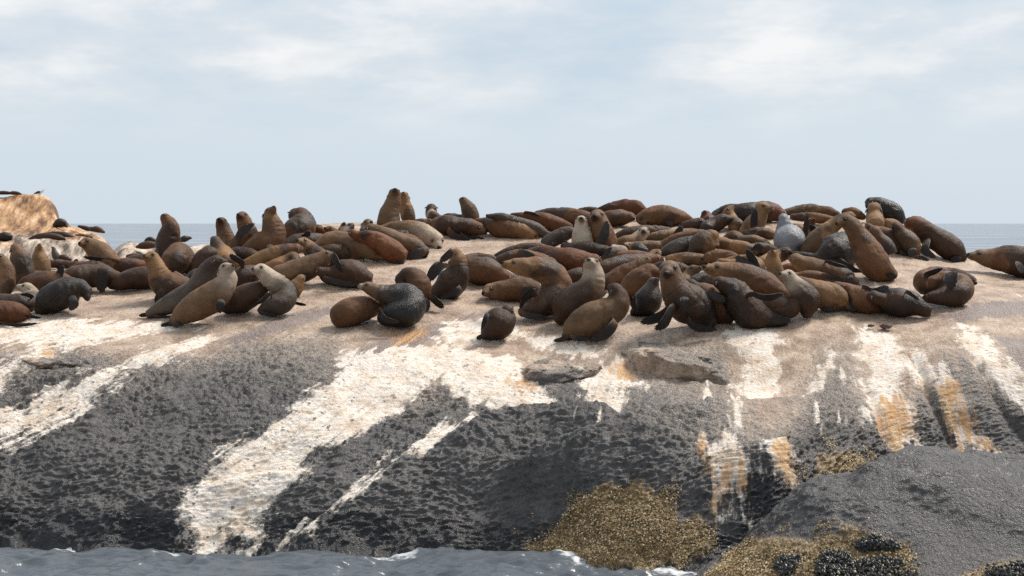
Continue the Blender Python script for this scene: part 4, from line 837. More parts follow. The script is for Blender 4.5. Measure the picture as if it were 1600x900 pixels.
    ('dusky brown seal lying diagonally with broad grey hind flippers behind the rust one', 'yy', [(-1.463, 33.975, 3.529, 0.094), (-1.625, 33.975, 3.606, 0.147), (-1.89, 33.975, 3.706, 0.147), (-2.126, 33.975, 3.812, 0.133), (-2.244, 33.975, 3.871, 0.112)], (-2.342, 33.975, 3.901, 0.1), (-2.453, 34.128, 3.871), [([(-1.44, 33.775, 3.55), (-1.613, 33.725, 3.474), (-1.78, 33.725, 3.433)], 0.153), ([(-1.456, 33.825, 3.467), (-1.421, 33.825, 3.426)], 0.183)]),
    ('brown back wedged between the dusky brown seal and the big pale-faced sleeper', 'bb', [(-2.025, 34.502, 3.771, 0.054), (-1.815, 34.502, 3.732, 0.102), (-1.635, 34.502, 3.672, 0.102), (-1.53, 34.502, 3.612, 0.06)], (-2.084, 34.502, 3.792, 0.066), (-2.151, 34.607, 3.809), []),
    ('large tan lying seal whose pale face rests towards the viewer', 'yp', [(-2.28, 35.207, 3.919, 0.055), (-2.066, 35.207, 3.919, 0.104), (-1.815, 35.079, 3.873, 0.164), (-1.595, 34.935, 3.834, 0.182), (-1.441, 34.873, 3.789, 0.163)], (-1.302, 34.873, 3.717, 0.145), (-1.227, 34.654, 3.58), []),
    ('tallest upright seal on the skyline looking over the viewer with a dark face', 'yyk', [(-2.157, 35.601, 3.958, 0.198), (-2.139, 35.601, 4.112, 0.185), (-2.101, 35.601, 4.267, 0.155), (-2.061, 35.601, 4.391, 0.127)], (-2.043, 35.601, 4.49, 0.117), (-2.017, 35.427, 4.616), []),
    ('slender upright seal close behind the tallest one', 'tt', [(-1.837, 36.105, 4.089, 0.125), (-1.862, 36.105, 4.239, 0.113), (-1.887, 36.105, 4.371, 0.094)], (-1.902, 36.105, 4.471, 0.088), (-1.911, 35.974, 4.563), []),
    ('small dark seal with flared ears and pale muzzle facing the viewer on the skyline', 'ddp', [(-1.274, 37.076, 4.111, 0.039), (-1.399, 36.976, 4.107, 0.096), (-1.462, 37.176, 4.163, 0.103)], (-1.465, 37.176, 4.259, 0.106), (-1.458, 36.988, 4.2), []),
    ('lone seal on the skyline bent like a banana with its nose leftwards', 'yy', [(-0.732, 36.485, 4.084, 0.139), (-0.754, 36.485, 4.191, 0.139), (-0.804, 36.485, 4.305, 0.117)], (-0.855, 36.485, 4.381, 0.089), (-0.931, 36.485, 4.451), []),
    ('reddish-brown seal lying with its rump and two long flippers spread towards the viewer', 'rb', [(-1.328, 35.907, 3.995, 0.1), (-1.147, 35.624, 3.97, 0.173), (-0.915, 35.607, 3.949, 0.161), (-0.699, 35.619, 3.927, 0.136)], (-0.575, 35.619, 3.902, 0.117), (-0.434, 35.459, 3.853), [([(-1.094, 35.391, 3.872), (-0.937, 35.291, 3.733), (-0.716, 35.241, 3.718)], 0.155), ([(-0.879, 35.391, 3.795), (-0.724, 35.341, 3.742), (-0.472, 35.341, 3.739)], 0.093)]),
    ('low brown back behind the tallest upright seal', 'yb', [(-1.921, 36.522, 4.017, 0.038), (-1.693, 36.395, 4.014, 0.063), (-1.471, 36.354, 4.004, 0.063)], (-1.37, 36.354, 4.001, 0.054), (-1.299, 36.421, 3.995), []),
    ('thin blackish back on the skyline left of the banana-bent seal', 'kd', [(-1.27, 37.42, 4.118, 0.039), (-1.124, 37.42, 4.138, 0.052), (-0.974, 37.29, 4.118, 0.045)], (-0.919, 37.29, 4.111, 0.039), (-0.869, 37.34, 4.105), []),
    ('pale-cheeked seal peeking over a row of lying seals, below the tallest one', 'dyp', [(-2.564, 35.416, 3.841, 0.08), (-2.539, 35.586, 3.909, 0.09)], (-2.508, 35.586, 3.986, 0.096), (-2.433, 35.428, 4.032), []),
    ('grey seal pointing its snout up among small heads', 'gg', [(-2.956, 35.433, 3.811, 0.074), (-2.909, 35.503, 3.847, 0.086), (-2.869, 35.616, 3.884, 0.087)], (-2.82, 35.616, 3.915, 0.087), (-2.764, 35.616, 4.007), []),
    ('small rusty head showing between grey snout-up seal and reddish one', 'rb', [(-2.966, 35.553, 3.841, 0.068), (-2.956, 35.734, 3.896, 0.065)], (-2.941, 35.734, 3.952, 0.059), (-2.922, 35.655, 4.026), []),
    ('small reddish seal looking left among small heads', 'rb', [(-2.962, 35.318, 3.787, 0.074), (-3.044, 35.381, 3.817, 0.083)], (-3.139, 35.381, 3.872, 0.086), (-3.241, 35.288, 3.94), []),
    ('dark red rump at the horizon beside the thickset black-faced seal', 'rr', [(-3.434, 35.603, 3.856, 0.068), (-3.371, 35.59, 3.878, 0.093), (-3.31, 35.606, 3.865, 0.074)], (-3.264, 35.606, 3.841, 0.056), (-3.235, 35.699, 3.815), []),
    ('round brown rump at the front beside the glossy dark curled seal', 'bb', [(-2.464, 29.538, 2.683, 0.169), (-2.314, 29.586, 2.732, 0.195), (-2.145, 29.731, 2.77, 0.17), (-1.999, 29.873, 2.816, 0.135)], (-1.87, 29.873, 2.855, 0.104), (-1.762, 30.023, 2.875), []),
    ('glossy dark curled seal at the front with a pale face peeping out leftwards', 'kyp', [(-1.842, 29.428, 2.637, 0.107), (-1.677, 29.448, 2.692, 0.179), (-1.495, 29.498, 2.736, 0.205), (-1.476, 29.628, 2.877, 0.211), (-1.633, 29.668, 2.935, 0.191), (-1.796, 29.648, 2.954, 0.149), (-1.931, 29.628, 3.008, 0.108)], (-2.073, 29.628, 3.065, 0.093), (-2.223, 29.573, 3.118), [([(-1.894, 29.248, 2.777), (-1.799, 29.148, 2.642), (-1.609, 29.148, 2.584)], 0.087)]),
    ('brown seal hunched behind the glossy curled one with dark flippers out to the right', 'bd', [(-1.342, 30.56, 2.789, 0.095), (-1.39, 30.56, 2.948, 0.186), (-1.427, 30.56, 3.107, 0.196), (-1.541, 30.56, 3.195, 0.154)], (-1.634, 30.56, 3.16, 0.117), (-1.691, 30.384, 3.059), [([(-1.309, 30.41, 2.861), (-1.249, 30.36, 2.699)], 0.138), ([(-1.219, 30.46, 2.912), (-1.006, 30.41, 2.76)], 0.127)]),
    ('sitting seal throwing its head back with grey flippers folded over its belly', 'bt', [(-1.134, 31.402, 2.954, 0.131), (-0.984, 31.402, 3.042, 0.224), (-0.848, 31.402, 3.191, 0.196), (-0.834, 31.402, 3.355, 0.153), (-0.834, 31.402, 3.456, 0.125)], (-0.856, 31.402, 3.519, 0.098), (-0.899, 31.564, 3.59), [([(-0.909, 31.152, 3.577), (-1.002, 31.122, 3.496), (-1.097, 31.122, 3.412)], 0.114), ([(-1.095, 31.082, 3.362), (-1.202, 31.042, 3.241), (-1.277, 31.042, 3.101)], 0.158), ([(-0.786, 31.102, 3.018), (-0.933, 31.052, 2.931), (-1.1, 31.072, 2.868)], 0.093)]),
    ('dark brown barrel-shaped body lying right of the seal with its head thrown back', 'bb', [(-0.773, 32.365, 3.276, 0.174), (-0.56, 32.237, 3.257, 0.213), (-0.364, 32.218, 3.238, 0.207), (-0.21, 32.237, 3.181, 0.146)], (-0.098, 32.237, 3.139, 0.118), (0.028, 32.409, 3.092), []),
    ('small brown back over the dark barrel-shaped body', 'bb', [(-0.77, 33.464, 3.411, 0.081), (-0.568, 33.568, 3.448, 0.087), (-0.393, 33.565, 3.43, 0.076)], (-0.306, 33.565, 3.41, 0.064), (-0.234, 33.654, 3.379), []),
    ('sleeping brown seal flat on the rock with its chin leftwards, under the big golden-brown one', 'by', [(0.312, 31.238, 2.976, 0.163), (0.122, 31.254, 2.997, 0.184), (-0.068, 31.252, 2.97, 0.163), (-0.212, 31.306, 2.968, 0.141)], (-0.326, 31.306, 2.968, 0.12), (-0.454, 31.13, 2.947), []),
    ('big golden-brown seal arching its neck leftwards with its tail curled forward', 'bt', [(0.157, 30.232, 2.689, 0.073), (0.367, 30.232, 2.747, 0.147), (0.566, 30.332, 2.874, 0.221), (0.692, 30.432, 3.05, 0.211), (0.586, 30.432, 3.227, 0.195), (0.374, 30.382, 3.334, 0.164), (0.224, 30.332, 3.353, 0.14)], (0.074, 30.332, 3.359, 0.129), (-0.147, 30.268, 3.423), [([(0.339, 30.032, 2.99), (0.182, 29.952, 2.927), (0.109, 29.972, 2.77)], 0.158), ([(0.105, 30.132, 2.719), (0.235, 30.032, 2.651), (0.501, 30.032, 2.63)], 0.095), ([(0.21, 30.232, 2.957), (0.184, 30.232, 3.062)], 0.111)]),
    ('cream-headed seal facing the viewer with its chin up, palest of all', 'bp', [(0.7, 29.871, 2.632, 0.119), (0.791, 29.871, 2.756, 0.239), (0.985, 29.871, 2.891, 0.244), (1.141, 29.871, 3.06, 0.197), (1.188, 29.871, 3.223, 0.161)], (1.162, 29.871, 3.363, 0.135), (1.107, 29.66, 3.491), [([(1.351, 29.921, 3.019), (1.215, 29.771, 2.895), (1.137, 29.771, 2.766)], 0.109)]),
    ('dusky front seal turned away with flippers flat on the rock, beside cream-headed one', 'yd', [(0.772, 29.172, 2.398, 0.071), (0.874, 29.172, 2.492, 0.167), (1.076, 29.172, 2.601, 0.233), (1.317, 29.172, 2.71, 0.223), (1.474, 29.172, 2.829, 0.187), (1.507, 29.172, 2.955, 0.147)], (1.474, 29.172, 3.039, 0.114), (1.38, 29.333, 3.125), [([(1.454, 28.872, 2.603), (1.313, 28.812, 2.45), (1.09, 28.872, 2.347)], 0.142), ([(0.808, 29.072, 2.404), (0.705, 29.022, 2.356), (0.584, 29.022, 2.328)], 0.066), ([(0.854, 28.922, 2.399), (0.977, 28.872, 2.377), (1.128, 28.872, 2.389)], 0.066)]),
    ('dark brown curled seal alone at the front on the pale rock', 'dd', [(-0.392, 29.124, 2.388, 0.061), (-0.304, 29.174, 2.474, 0.157), (-0.178, 29.224, 2.573, 0.218), (-0.089, 29.324, 2.67, 0.158)], (-0.064, 29.324, 2.746, 0.097), (-0.026, 29.477, 2.824), [([(-0.417, 29.124, 2.401), (-0.506, 29.124, 2.358)], 0.066), ([(-0.339, 28.944, 2.725), (-0.389, 28.884, 2.627), (-0.427, 28.924, 2.5)], 0.066)]),
    ('brown seal asleep with its pale muzzle low on the bare tan rock near the skyline', 'bt', [(-0.605, 35.72, 4.038, 0.062), (-0.403, 35.698, 3.983, 0.136), (-0.185, 35.492, 3.927, 0.16), (0.031, 35.424, 3.894, 0.154), (0.19, 35.392, 3.86, 0.132)], (0.326, 35.392, 3.802, 0.12), (0.497, 35.377, 3.663), [([(0.478, 35.52, 3.829), (0.53, 35.52, 3.787), (0.57, 35.52, 3.787)], 0.092)]),
    ('greyish slim seal lying behind the sleeper on the bare tan rock', 'gg', [(-0.431, 35.433, 4.13, 0.037), (-0.185, 35.433, 4.115, 0.065), (0.062, 35.433, 4.038, 0.086), (0.308, 35.433, 3.946, 0.098), (0.508, 35.433, 3.854, 0.083)], (0.615, 35.433, 3.807, 0.062), (0.678, 35.524, 3.776), []),
    ('rust-red seal lying near the skyline with a grey flipper along its back', 'rr', [(0.0, 35.864, 4.148, 0.047), (0.249, 35.864, 4.101, 0.093), (0.529, 35.864, 4.045, 0.137), (0.778, 35.864, 3.983, 0.131), (0.918, 35.864, 3.958, 0.093)], (0.996, 35.864, 3.939, 0.075), (1.062, 35.985, 3.914), [([(0.224, 35.814, 4.194), (0.372, 35.744, 4.169), (0.521, 35.744, 4.101)], 0.068)]),
    ('broad brown back on the skyline right of the rust-red one', 'br', [(0.443, 36.456, 4.166, 0.057), (0.696, 36.456, 4.172, 0.101), (0.946, 36.332, 4.127, 0.145), (1.192, 36.123, 4.077, 0.157), (1.348, 36.124, 4.055, 0.132)], (1.442, 36.124, 4.023, 0.107), (1.544, 36.294, 3.992), []),
    ('thin dark back showing just over the broad brown back on the skyline', 'dd', [(1.237, 37.506, 4.242, 0.026), (1.416, 37.506, 4.249, 0.046), (1.563, 37.506, 4.229, 0.046)], (1.634, 37.506, 4.21, 0.039), (1.695, 37.546, 4.197), []),
    ('long dark rust-red back forming the high point of the middle skyline', 'rr', [(1.588, 37.342, 4.251, 0.039), (1.815, 37.342, 4.293, 0.091), (2.075, 37.342, 4.306, 0.13), (2.253, 37.077, 4.272, 0.135), (2.381, 37.07, 4.217, 0.08)], (2.462, 37.07, 4.185, 0.064), (2.533, 37.169, 4.169), []),
    ('brown seal asleep with its blunt head rightwards below the high rust-red back', 'bb', [(1.611, 36.382, 4.087, 0.107), (1.796, 36.298, 4.096, 0.139), (1.971, 36.333, 4.102, 0.132)], (2.082, 36.333, 4.108, 0.101), (2.167, 36.172, 4.095), []),
    ('pale-chested upright seal facing the viewer with a dark snout', 'ppd', [(1.192, 34.16, 3.607, 0.178), (1.177, 34.16, 3.755, 0.172), (1.165, 34.16, 3.903, 0.133)], (1.156, 34.16, 4.019, 0.11), (1.15, 33.978, 4.107), []),
    ('upright seal with grizzled golden face scratching with a grey flipper', 'byk', [(1.587, 34.181, 3.651, 0.172), (1.519, 34.181, 3.814, 0.184), (1.472, 34.181, 3.963, 0.16)], (1.43, 34.181, 4.096, 0.142), (1.361, 33.928, 4.137), [([(1.441, 33.881, 3.595), (1.526, 33.801, 3.816), (1.562, 33.821, 4.06)], 0.142)]),
    ('grey seal lying with arched black flippers left of the pale-chested seal', 'gd', [(0.599, 34.494, 3.663, 0.114), (0.779, 34.494, 3.774, 0.126), (0.958, 34.494, 3.84, 0.102)], (1.063, 34.494, 3.813, 0.084), (1.142, 34.622, 3.767), [([(0.684, 34.244, 3.65), (0.876, 34.194, 3.687), (1.075, 34.194, 3.526)], 0.078), ([(1.113, 34.194, 3.547), (1.304, 34.144, 3.518), (1.488, 34.144, 3.485)], 0.114)]),
    ('large reddish-brown body lying behind the cream-headed seal', 'rr', [(0.289, 33.269, 3.53, 0.064), (0.52, 33.269, 3.487, 0.144), (0.746, 33.056, 3.427, 0.184), (0.972, 32.93, 3.392, 0.186), (1.175, 33.009, 3.391, 0.149)], (1.318, 33.009, 3.405, 0.109), (1.44, 33.174, 3.417), []),
    ('thin dark red back lying along the edge of bare tan rock', 'dr', [(-0.266, 34.082, 3.451, 0.036), (-0.059, 34.082, 3.51, 0.089), (0.207, 34.082, 3.578, 0.089), (0.459, 34.082, 3.593, 0.071)], (0.562, 34.082, 3.587, 0.059), (0.652, 34.145, 3.574), []),
    ('brown back with a grey flipper above the big arched golden-brown seal', 'bb', [(-0.185, 32.829, 3.394, 0.091), (0.028, 32.829, 3.465, 0.103), (0.256, 32.829, 3.437, 0.12), (0.513, 32.829, 3.357, 0.131), (0.684, 32.829, 3.28, 0.114)], (0.798, 32.829, 3.237, 0.097), (0.888, 32.984, 3.205), [([(0.108, 32.679, 3.547), (0.226, 32.609, 3.492), (0.382, 32.609, 3.435)], 0.131)]),
    ('dark body squeezed between arched golden-brown seal and cream-headed seal', 'dd', [(0.864, 32.102, 3.129, 0.1), (1.017, 32.108, 3.165, 0.128), (1.173, 32.185, 3.183, 0.112)], (1.313, 32.185, 3.196, 0.095), (1.404, 32.339, 3.207), []),
    ('plump brown sleeper with its face tucked, second hump right of the skyline high point', 'bb', [(3.187, 36.42, 4.064, 0.049), (3.045, 36.359, 4.101, 0.103), (2.809, 36.248, 4.125, 0.163), (2.57, 36.276, 4.137, 0.169), (2.387, 36.261, 4.107, 0.145)], (2.303, 36.261, 4.076, 0.121), (2.399, 36.081, 3.998), [([(2.767, 36.092, 4.034), (2.823, 36.042, 3.959)], 0.121)]),
    ('pale grey seal with open dark mouth facing the viewer', 'ypk', [(1.762, 34.661, 3.651, 0.064), (1.949, 34.655, 3.692, 0.104), (2.132, 34.805, 3.754, 0.104)], (2.239, 34.805, 3.841, 0.104), (2.227, 34.616, 3.882), []),
    ('dark seal lying flat behind the open-mouthed pale grey seal', 'dd', [(1.731, 35.205, 3.754, 0.059), (1.996, 35.224, 3.813, 0.106), (2.293, 35.27, 3.845, 0.118), (2.562, 35.339, 3.856, 0.1)], (2.686, 35.339, 3.862, 0.082), (2.778, 35.467, 3.856), []),
    ('golden seal lying right of the open-mouthed one with a dark upright flipper', 'tb', [(2.333, 34.989, 3.741, 0.058), (2.566, 34.991, 3.785, 0.099), (2.835, 35.074, 3.822, 0.099), (3.047, 35.154, 3.84, 0.082)], (3.149, 35.154, 3.843, 0.07), (3.246, 35.25, 3.842), [([(2.778, 34.901, 3.783), (2.846, 34.851, 3.858), (2.91, 34.851, 3.94)], 0.123)]),
    ('dark head and shoulders left of the pair with raised snouts', 'dd', [(3.013, 35.795, 3.959, 0.072), (3.143, 35.75, 3.974, 0.101)], (3.262, 35.75, 3.998, 0.107), (3.416, 35.64, 4.019), []),
    ('small reddish head poking up above the dark heads', 'rb', [(3.471, 35.904, 4.019, 0.108), (3.454, 36.105, 4.079, 0.102)], (3.418, 36.105, 4.13, 0.096), (3.38, 35.961, 4.231), []),
    ('dark brown seal with its head turned right, under the golden raised snout', 'dd', [(3.368, 35.448, 3.915, 0.124), (3.496, 35.549, 3.968, 0.136)], (3.638, 35.549, 4.039, 0.13), (3.864, 35.534, 4.116), []),
    ('golden seal raising its snout above the dark right-turned head', 'tt', [(3.892, 35.515, 3.945, 0.124), (3.857, 35.736, 4.019, 0.119), (3.823, 35.841, 4.093, 0.111)], (3.784, 35.841, 4.165, 0.108), (3.847, 35.841, 4.344), []),
    ('huge dark reddish back on the skyline behind the raised snouts', 'dr', [(3.555, 36.461, 4.095, 0.073), (3.805, 36.53, 4.18, 0.134), (4.083, 36.29, 4.17, 0.181), (4.389, 36.321, 4.191, 0.188), (4.629, 36.424, 4.201, 0.167)], (4.765, 36.424, 4.149, 0.127), (4.885, 36.634, 4.095), []),
    ('tan seal with head held high rightwards beside a dark upright flipper', 'tt', [(4.056, 35.269, 3.871, 0.135), (4.173, 35.269, 3.98, 0.159), (4.256, 35.269, 4.115, 0.141)], (4.297, 35.269, 4.251, 0.123), (4.476, 35.156, 4.291), [([(4.138, 35.019, 3.843), (4.129, 34.989, 4.062), (4.146, 34.989, 4.272)], 0.123)]),
    ('golden-brown seal folded in half with its neck bowed in the middle of the crowd', 'bt', [(2.933, 33.523, 3.501, 0.084), (3.045, 33.523, 3.579, 0.184), (3.171, 33.523, 3.696, 0.19), (3.263, 33.523, 3.78, 0.134)], (3.31, 33.523, 3.724, 0.101), (3.352, 33.385, 3.614), []),
    ('golden lying seal right of the folded one with dark fanned hind flippers', 'tb', [(3.456, 33.994, 3.664, 0.108), (3.66, 33.788, 3.604, 0.124), (3.872, 33.669, 3.569, 0.118), (4.006, 33.736, 3.554, 0.079)], (3.36, 33.736, 3.694, 0.084), (3.303, 33.874, 3.707), [([(3.975, 33.594, 3.542), (4.025, 33.544, 3.612), (4.053, 33.544, 3.682)], 0.154)]),
    ('rounded brown hump behind the golden lying seal in the crowd', 'by', [(3.603, 34.588, 3.721, 0.069), (3.737, 34.493, 3.739, 0.121), (3.845, 34.433, 3.702, 0.103)], (3.931, 34.433, 3.674, 0.086), (4.019, 34.572, 3.643), []),
    ('tan back lying left of the silver wet seal', 'tt', [(3.833, 34.194, 3.719, 0.08), (4.018, 34.194, 3.724, 0.091), (4.189, 34.194, 3.662, 0.091), (4.303, 34.194, 3.59, 0.074)], (4.36, 34.194, 3.548, 0.063), (4.416, 34.296, 3.512), []),
    ('smooth slate-grey body lying in the middle of the crowd', 'gg', [(2.473, 33.918, 3.495, 0.057), (2.685, 33.918, 3.58, 0.124), (2.883, 33.918, 3.65, 0.127), (3.038, 33.918, 3.707, 0.09)], (3.123, 33.918, 3.727, 0.073), (3.205, 34.033, 3.743), []),
    ('slim brown back lying just behind the slate-grey body', 'by', [(2.288, 34.315, 3.495, 0.034), (2.516, 34.315, 3.618, 0.08), (2.774, 34.315, 3.758, 0.08), (3.088, 34.315, 3.832, 0.069)], (3.188, 34.315, 3.846, 0.057), (3.267, 34.392, 3.855), []),
    ('sandy-grey lying back below the open-mouthed pale seal', 'yy', [(2.101, 34.295, 3.603, 0.08), (2.316, 34.314, 3.618, 0.086), (2.515, 34.3, 3.603, 0.074)], (2.615, 34.3, 3.589, 0.063), (2.694, 34.39, 3.574), []),
    ('small wet dark seal with a golden snout lying left of the slate-grey body', 'kt', [(2.248, 33.93, 3.509, 0.062), (2.133, 33.908, 3.557, 0.119), (2.018, 34.015, 3.584, 0.108)], (1.933, 34.015, 3.607, 0.088), (1.841, 33.891, 3.67), []),
    ('grey seal resting against the one scratching with a grey flipper', 'gp', [(1.487, 33.665, 3.386, 0.067), (1.63, 33.716, 3.47, 0.129), (1.805, 33.839, 3.51, 0.124)], (1.692, 33.839, 3.575, 0.079), (1.624, 33.722, 3.638), [([(1.493, 33.479, 3.418), (1.561, 33.459, 3.529), (1.64, 33.459, 3.613)], 0.073)]),
    ('small golden crown among dark bodies at the centre of the crowd', 'tt', [(2.253, 33.792, 3.446, 0.068), (2.344, 33.883, 3.49, 0.079)], (2.406, 33.883, 3.509, 0.073), (2.462, 33.767, 3.483), []),
    ('long dark reddish back lying behind the front row right of the cream-headed seal', 'dr', [(1.416, 32.668, 3.268, 0.103), (1.665, 32.762, 3.343, 0.137), (1.945, 32.878, 3.379, 0.126), (2.199, 32.989, 3.399, 0.104)], (2.337, 32.989, 3.421, 0.088), (2.456, 33.109, 3.424), []),
    ('brown-gold seal asleep with a drooping dark muzzle, centre of the crowd', 'tyd', [(2.556, 33.344, 3.414, 0.061), (2.772, 33.266, 3.427, 0.094), (2.976, 33.218, 3.422, 0.1)], (3.095, 33.218, 3.417, 0.089), (3.157, 33.089, 3.353), []),
    ('brown seal lying with its pointed snout raised right of the cream-headed seal', 'by', [(1.429, 31.748, 3.077, 0.116), (1.667, 31.748, 3.17, 0.143), (1.878, 31.748, 3.276, 0.122), (2.005, 31.748, 3.358, 0.098)], (2.077, 31.748, 3.403, 0.079), (2.143, 31.748, 3.479), []),
    ('dark brown hunched back right of the dusky turned-away front seal', 'br', [(1.653, 31.003, 2.905, 0.103), (1.829, 31.003, 3.034, 0.181), (2.002, 31.003, 3.176, 0.181), (2.088, 31.003, 3.259, 0.134)], (2.157, 31.003, 3.241, 0.103), (2.208, 31.167, 3.146), []),
    ('glossy black pup dozing with its nose up in the front row', 'kg', [(1.795, 30.124, 2.693, 0.07), (1.928, 30.124, 2.768, 0.166), (2.008, 30.124, 2.886, 0.196), (2.048, 30.124, 3.019, 0.136)], (2.074, 30.124, 3.114, 0.095), (2.129, 29.984, 3.204), [([(1.833, 29.924, 2.706), (1.763, 29.874, 2.833), (1.805, 29.874, 2.958)], 0.075)]),
    ('big dark seal with a grizzled face sitting upright at the middle of front row', 'dyk', [(2.811, 29.201, 2.616, 0.117), (2.701, 29.201, 2.733, 0.229), (2.519, 29.201, 2.859, 0.277), (2.373, 29.201, 3.005, 0.219), (2.297, 29.201, 3.151, 0.175)], (2.248, 29.201, 3.322, 0.156), (2.164, 28.92, 3.314), [([(2.236, 28.851, 2.777), (2.135, 28.781, 2.612), (2.005, 28.821, 2.509)], 0.165), ([(2.134, 29.101, 2.706), (1.982, 29.001, 2.638), (1.817, 29.001, 2.582)], 0.131), ([(2.416, 28.701, 2.939), (2.433, 28.681, 2.748)], 0.112), ([(2.472, 28.801, 2.635), (2.614, 28.781, 2.535), (2.892, 28.801, 2.51)], 0.102)]),
    ('golden-brown seal lying with its broad head leftwards behind the front row', 'bt', [(4.035, 30.45, 2.912, 0.147), (3.806, 30.45, 3.039, 0.203), (3.552, 30.45, 3.153, 0.213), (3.337, 30.45, 3.229, 0.183), (3.197, 30.45, 3.262, 0.157)], (3.07, 30.45, 3.288, 0.142), (2.836, 30.333, 3.366), []),
    ('wrinkled dark seal turned away at the front with a grey flipper across its side', 'dd', [(3.895, 29.211, 2.616, 0.058), (3.681, 29.211, 2.628, 0.127), (3.444, 29.211, 2.701, 0.214), (3.286, 29.211, 2.847, 0.229), (3.169, 29.211, 3.029, 0.19), (3.055, 29.211, 3.107, 0.127)], (2.97, 29.211, 3.146, 0.102), (2.888, 29.37, 3.171), [([(3.615, 29.111, 2.632), (3.778, 29.061, 2.623), (3.967, 29.061, 2.632)], 0.102), ([(3.391, 28.861, 3.005), (3.571, 28.761, 2.96), (3.829, 28.811, 3.004)], 0.107)]),
    ('dark round flank at the front right of the wrinkled seal', 'dd', [(3.665, 29.515, 2.822, 0.143), (3.802, 29.34, 2.793, 0.181), (3.963, 29.358, 2.799, 0.171)], (4.073, 29.358, 2.853, 0.122), (4.16, 29.538, 2.969), []),
    ('brown seal lying behind the grizzled-faced seal with two grey flippers', 'bd', [(2.672, 29.416, 3.047, 0.103), (2.856, 29.416, 2.949, 0.147), (2.991, 29.416, 2.814, 0.167), (3.027, 29.416, 2.692, 0.137)], (2.574, 29.416, 3.108, 0.098), (2.514, 29.577, 3.14), [([(2.715, 29.216, 3.0), (2.887, 29.116, 2.965), (3.077, 29.116, 2.897)], 0.108), ([(3.085, 29.266, 2.759), (3.111, 29.216, 2.652), (3.122, 29.266, 2.55)], 0.088)]),
    ('sandy head resting between the grizzled-faced seal and a broad golden head', 'ty', [(2.646, 31.438, 3.086, 0.094), (2.725, 31.594, 3.161, 0.111)], (2.786, 31.594, 3.25, 0.108), (2.897, 31.465, 3.343), []),
    ('golden seal with crossed dark hind flippers fanned upwards in the right crowd', 'tt', [(3.384, 32.487, 3.367, 0.07), (3.552, 32.418, 3.382, 0.108), (3.748, 32.356, 3.383, 0.119), (3.847, 32.167, 3.306, 0.097)], (3.27, 32.167, 3.387, 0.07), (3.214, 32.277, 3.39), [([(3.877, 32.087, 3.162), (3.679, 31.987, 3.324), (3.487, 31.987, 3.502)], 0.166), ([(3.864, 32.087, 3.228), (3.781, 32.067, 3.415), (3.682, 32.067, 3.602)], 0.129)]),
    ('silver wet seal with its head up, shiny grey shoulders', 'ss', [(4.617, 34.035, 3.69, 0.25), (4.625, 34.296, 3.769, 0.236), (4.599, 34.388, 3.879, 0.165), (4.572, 34.388, 3.989, 0.121)], (4.558, 34.388, 4.074, 0.091), (4.573, 34.523, 4.173), []),
    ('slender golden seal standing nose-up with its throat to the viewer', 'tt', [(4.016, 30.974, 3.087, 0.143), (3.987, 30.974, 3.223, 0.134), (3.96, 30.974, 3.371, 0.119)], (3.945, 30.974, 3.502, 0.094), (3.922, 30.831, 3.603), []),
    ('golden seal with a dark cheek behind the slender nose-up one', 'td', [(3.958, 32.635, 3.364, 0.078), (4.115, 32.746, 3.427, 0.105), (4.277, 32.885, 3.477, 0.11)], (4.388, 32.885, 3.516, 0.11), (4.458, 32.707, 3.553), []),
    ('small pale-headed seal sitting and looking left in the front row', 'dp', [(4.235, 29.398, 2.711, 0.085), (4.235, 29.398, 2.816, 0.174), (4.218, 29.398, 2.922, 0.183), (4.148, 29.398, 3.016, 0.16), (4.054, 29.398, 3.114, 0.127)], (3.969, 29.398, 3.232, 0.108), (3.82, 29.26, 3.296), []),
    ('golden-brown seal lying with its rump right, beside the small pale-headed one', 'tb', [(4.874, 29.788, 2.8, 0.081), (4.767, 29.788, 2.872, 0.157), (4.588, 29.788, 2.943, 0.2), (4.398, 29.788, 3.015, 0.171), (4.267, 29.788, 3.098, 0.114)], (4.184, 29.788, 3.145, 0.095), (4.134, 29.947, 3.165), [([(4.858, 29.688, 2.793), (5.012, 29.688, 2.752)], 0.067), ([(4.479, 29.538, 2.775), (4.66, 29.488, 2.761)], 0.067)]),
    ('narrow brown back with a grey flipper behind the golden-brown rump-right seal', 'bb', [(4.356, 31.192, 3.205, 0.045), (4.58, 31.192, 3.2, 0.07), (4.805, 31.192, 3.135, 0.08), (4.979, 31.192, 3.055, 0.08)], (4.257, 31.192, 3.21, 0.06), (4.206, 31.283, 3.208), [([(4.695, 30.992, 3.222), (4.863, 30.932, 3.182), (5.056, 30.932, 3.108)], 0.07)]),
    ('brown lying seal with a pale scratched patch on its side', 'bt', [(5.274, 31.467, 3.009, 0.096), (5.098, 31.467, 3.135, 0.161), (4.897, 31.467, 3.236, 0.166), (4.671, 31.467, 3.318, 0.146), (4.483, 31.467, 3.369, 0.126)], (4.369, 31.467, 3.437, 0.106), (4.277, 31.622, 3.472), [([(4.799, 31.317, 3.422), (4.941, 31.267, 3.378), (5.116, 31.267, 3.328)], 0.07)]),
    ('brown seal with a bent grey flipper lying against the dark rump at the right front', 'br', [(4.85, 30.08, 3.017, 0.091), (5.009, 29.887, 2.916, 0.172), (5.187, 29.743, 2.862, 0.176), (5.366, 29.879, 2.88, 0.143)], (4.746, 29.879, 3.071, 0.086), (4.721, 30.026, 3.103), [([(5.218, 29.58, 2.998), (5.306, 29.48, 3.025), (5.435, 29.5, 3.083)], 0.124), ([(5.081, 29.68, 3.077), (5.239, 29.63, 3.02)], 0.062)]),
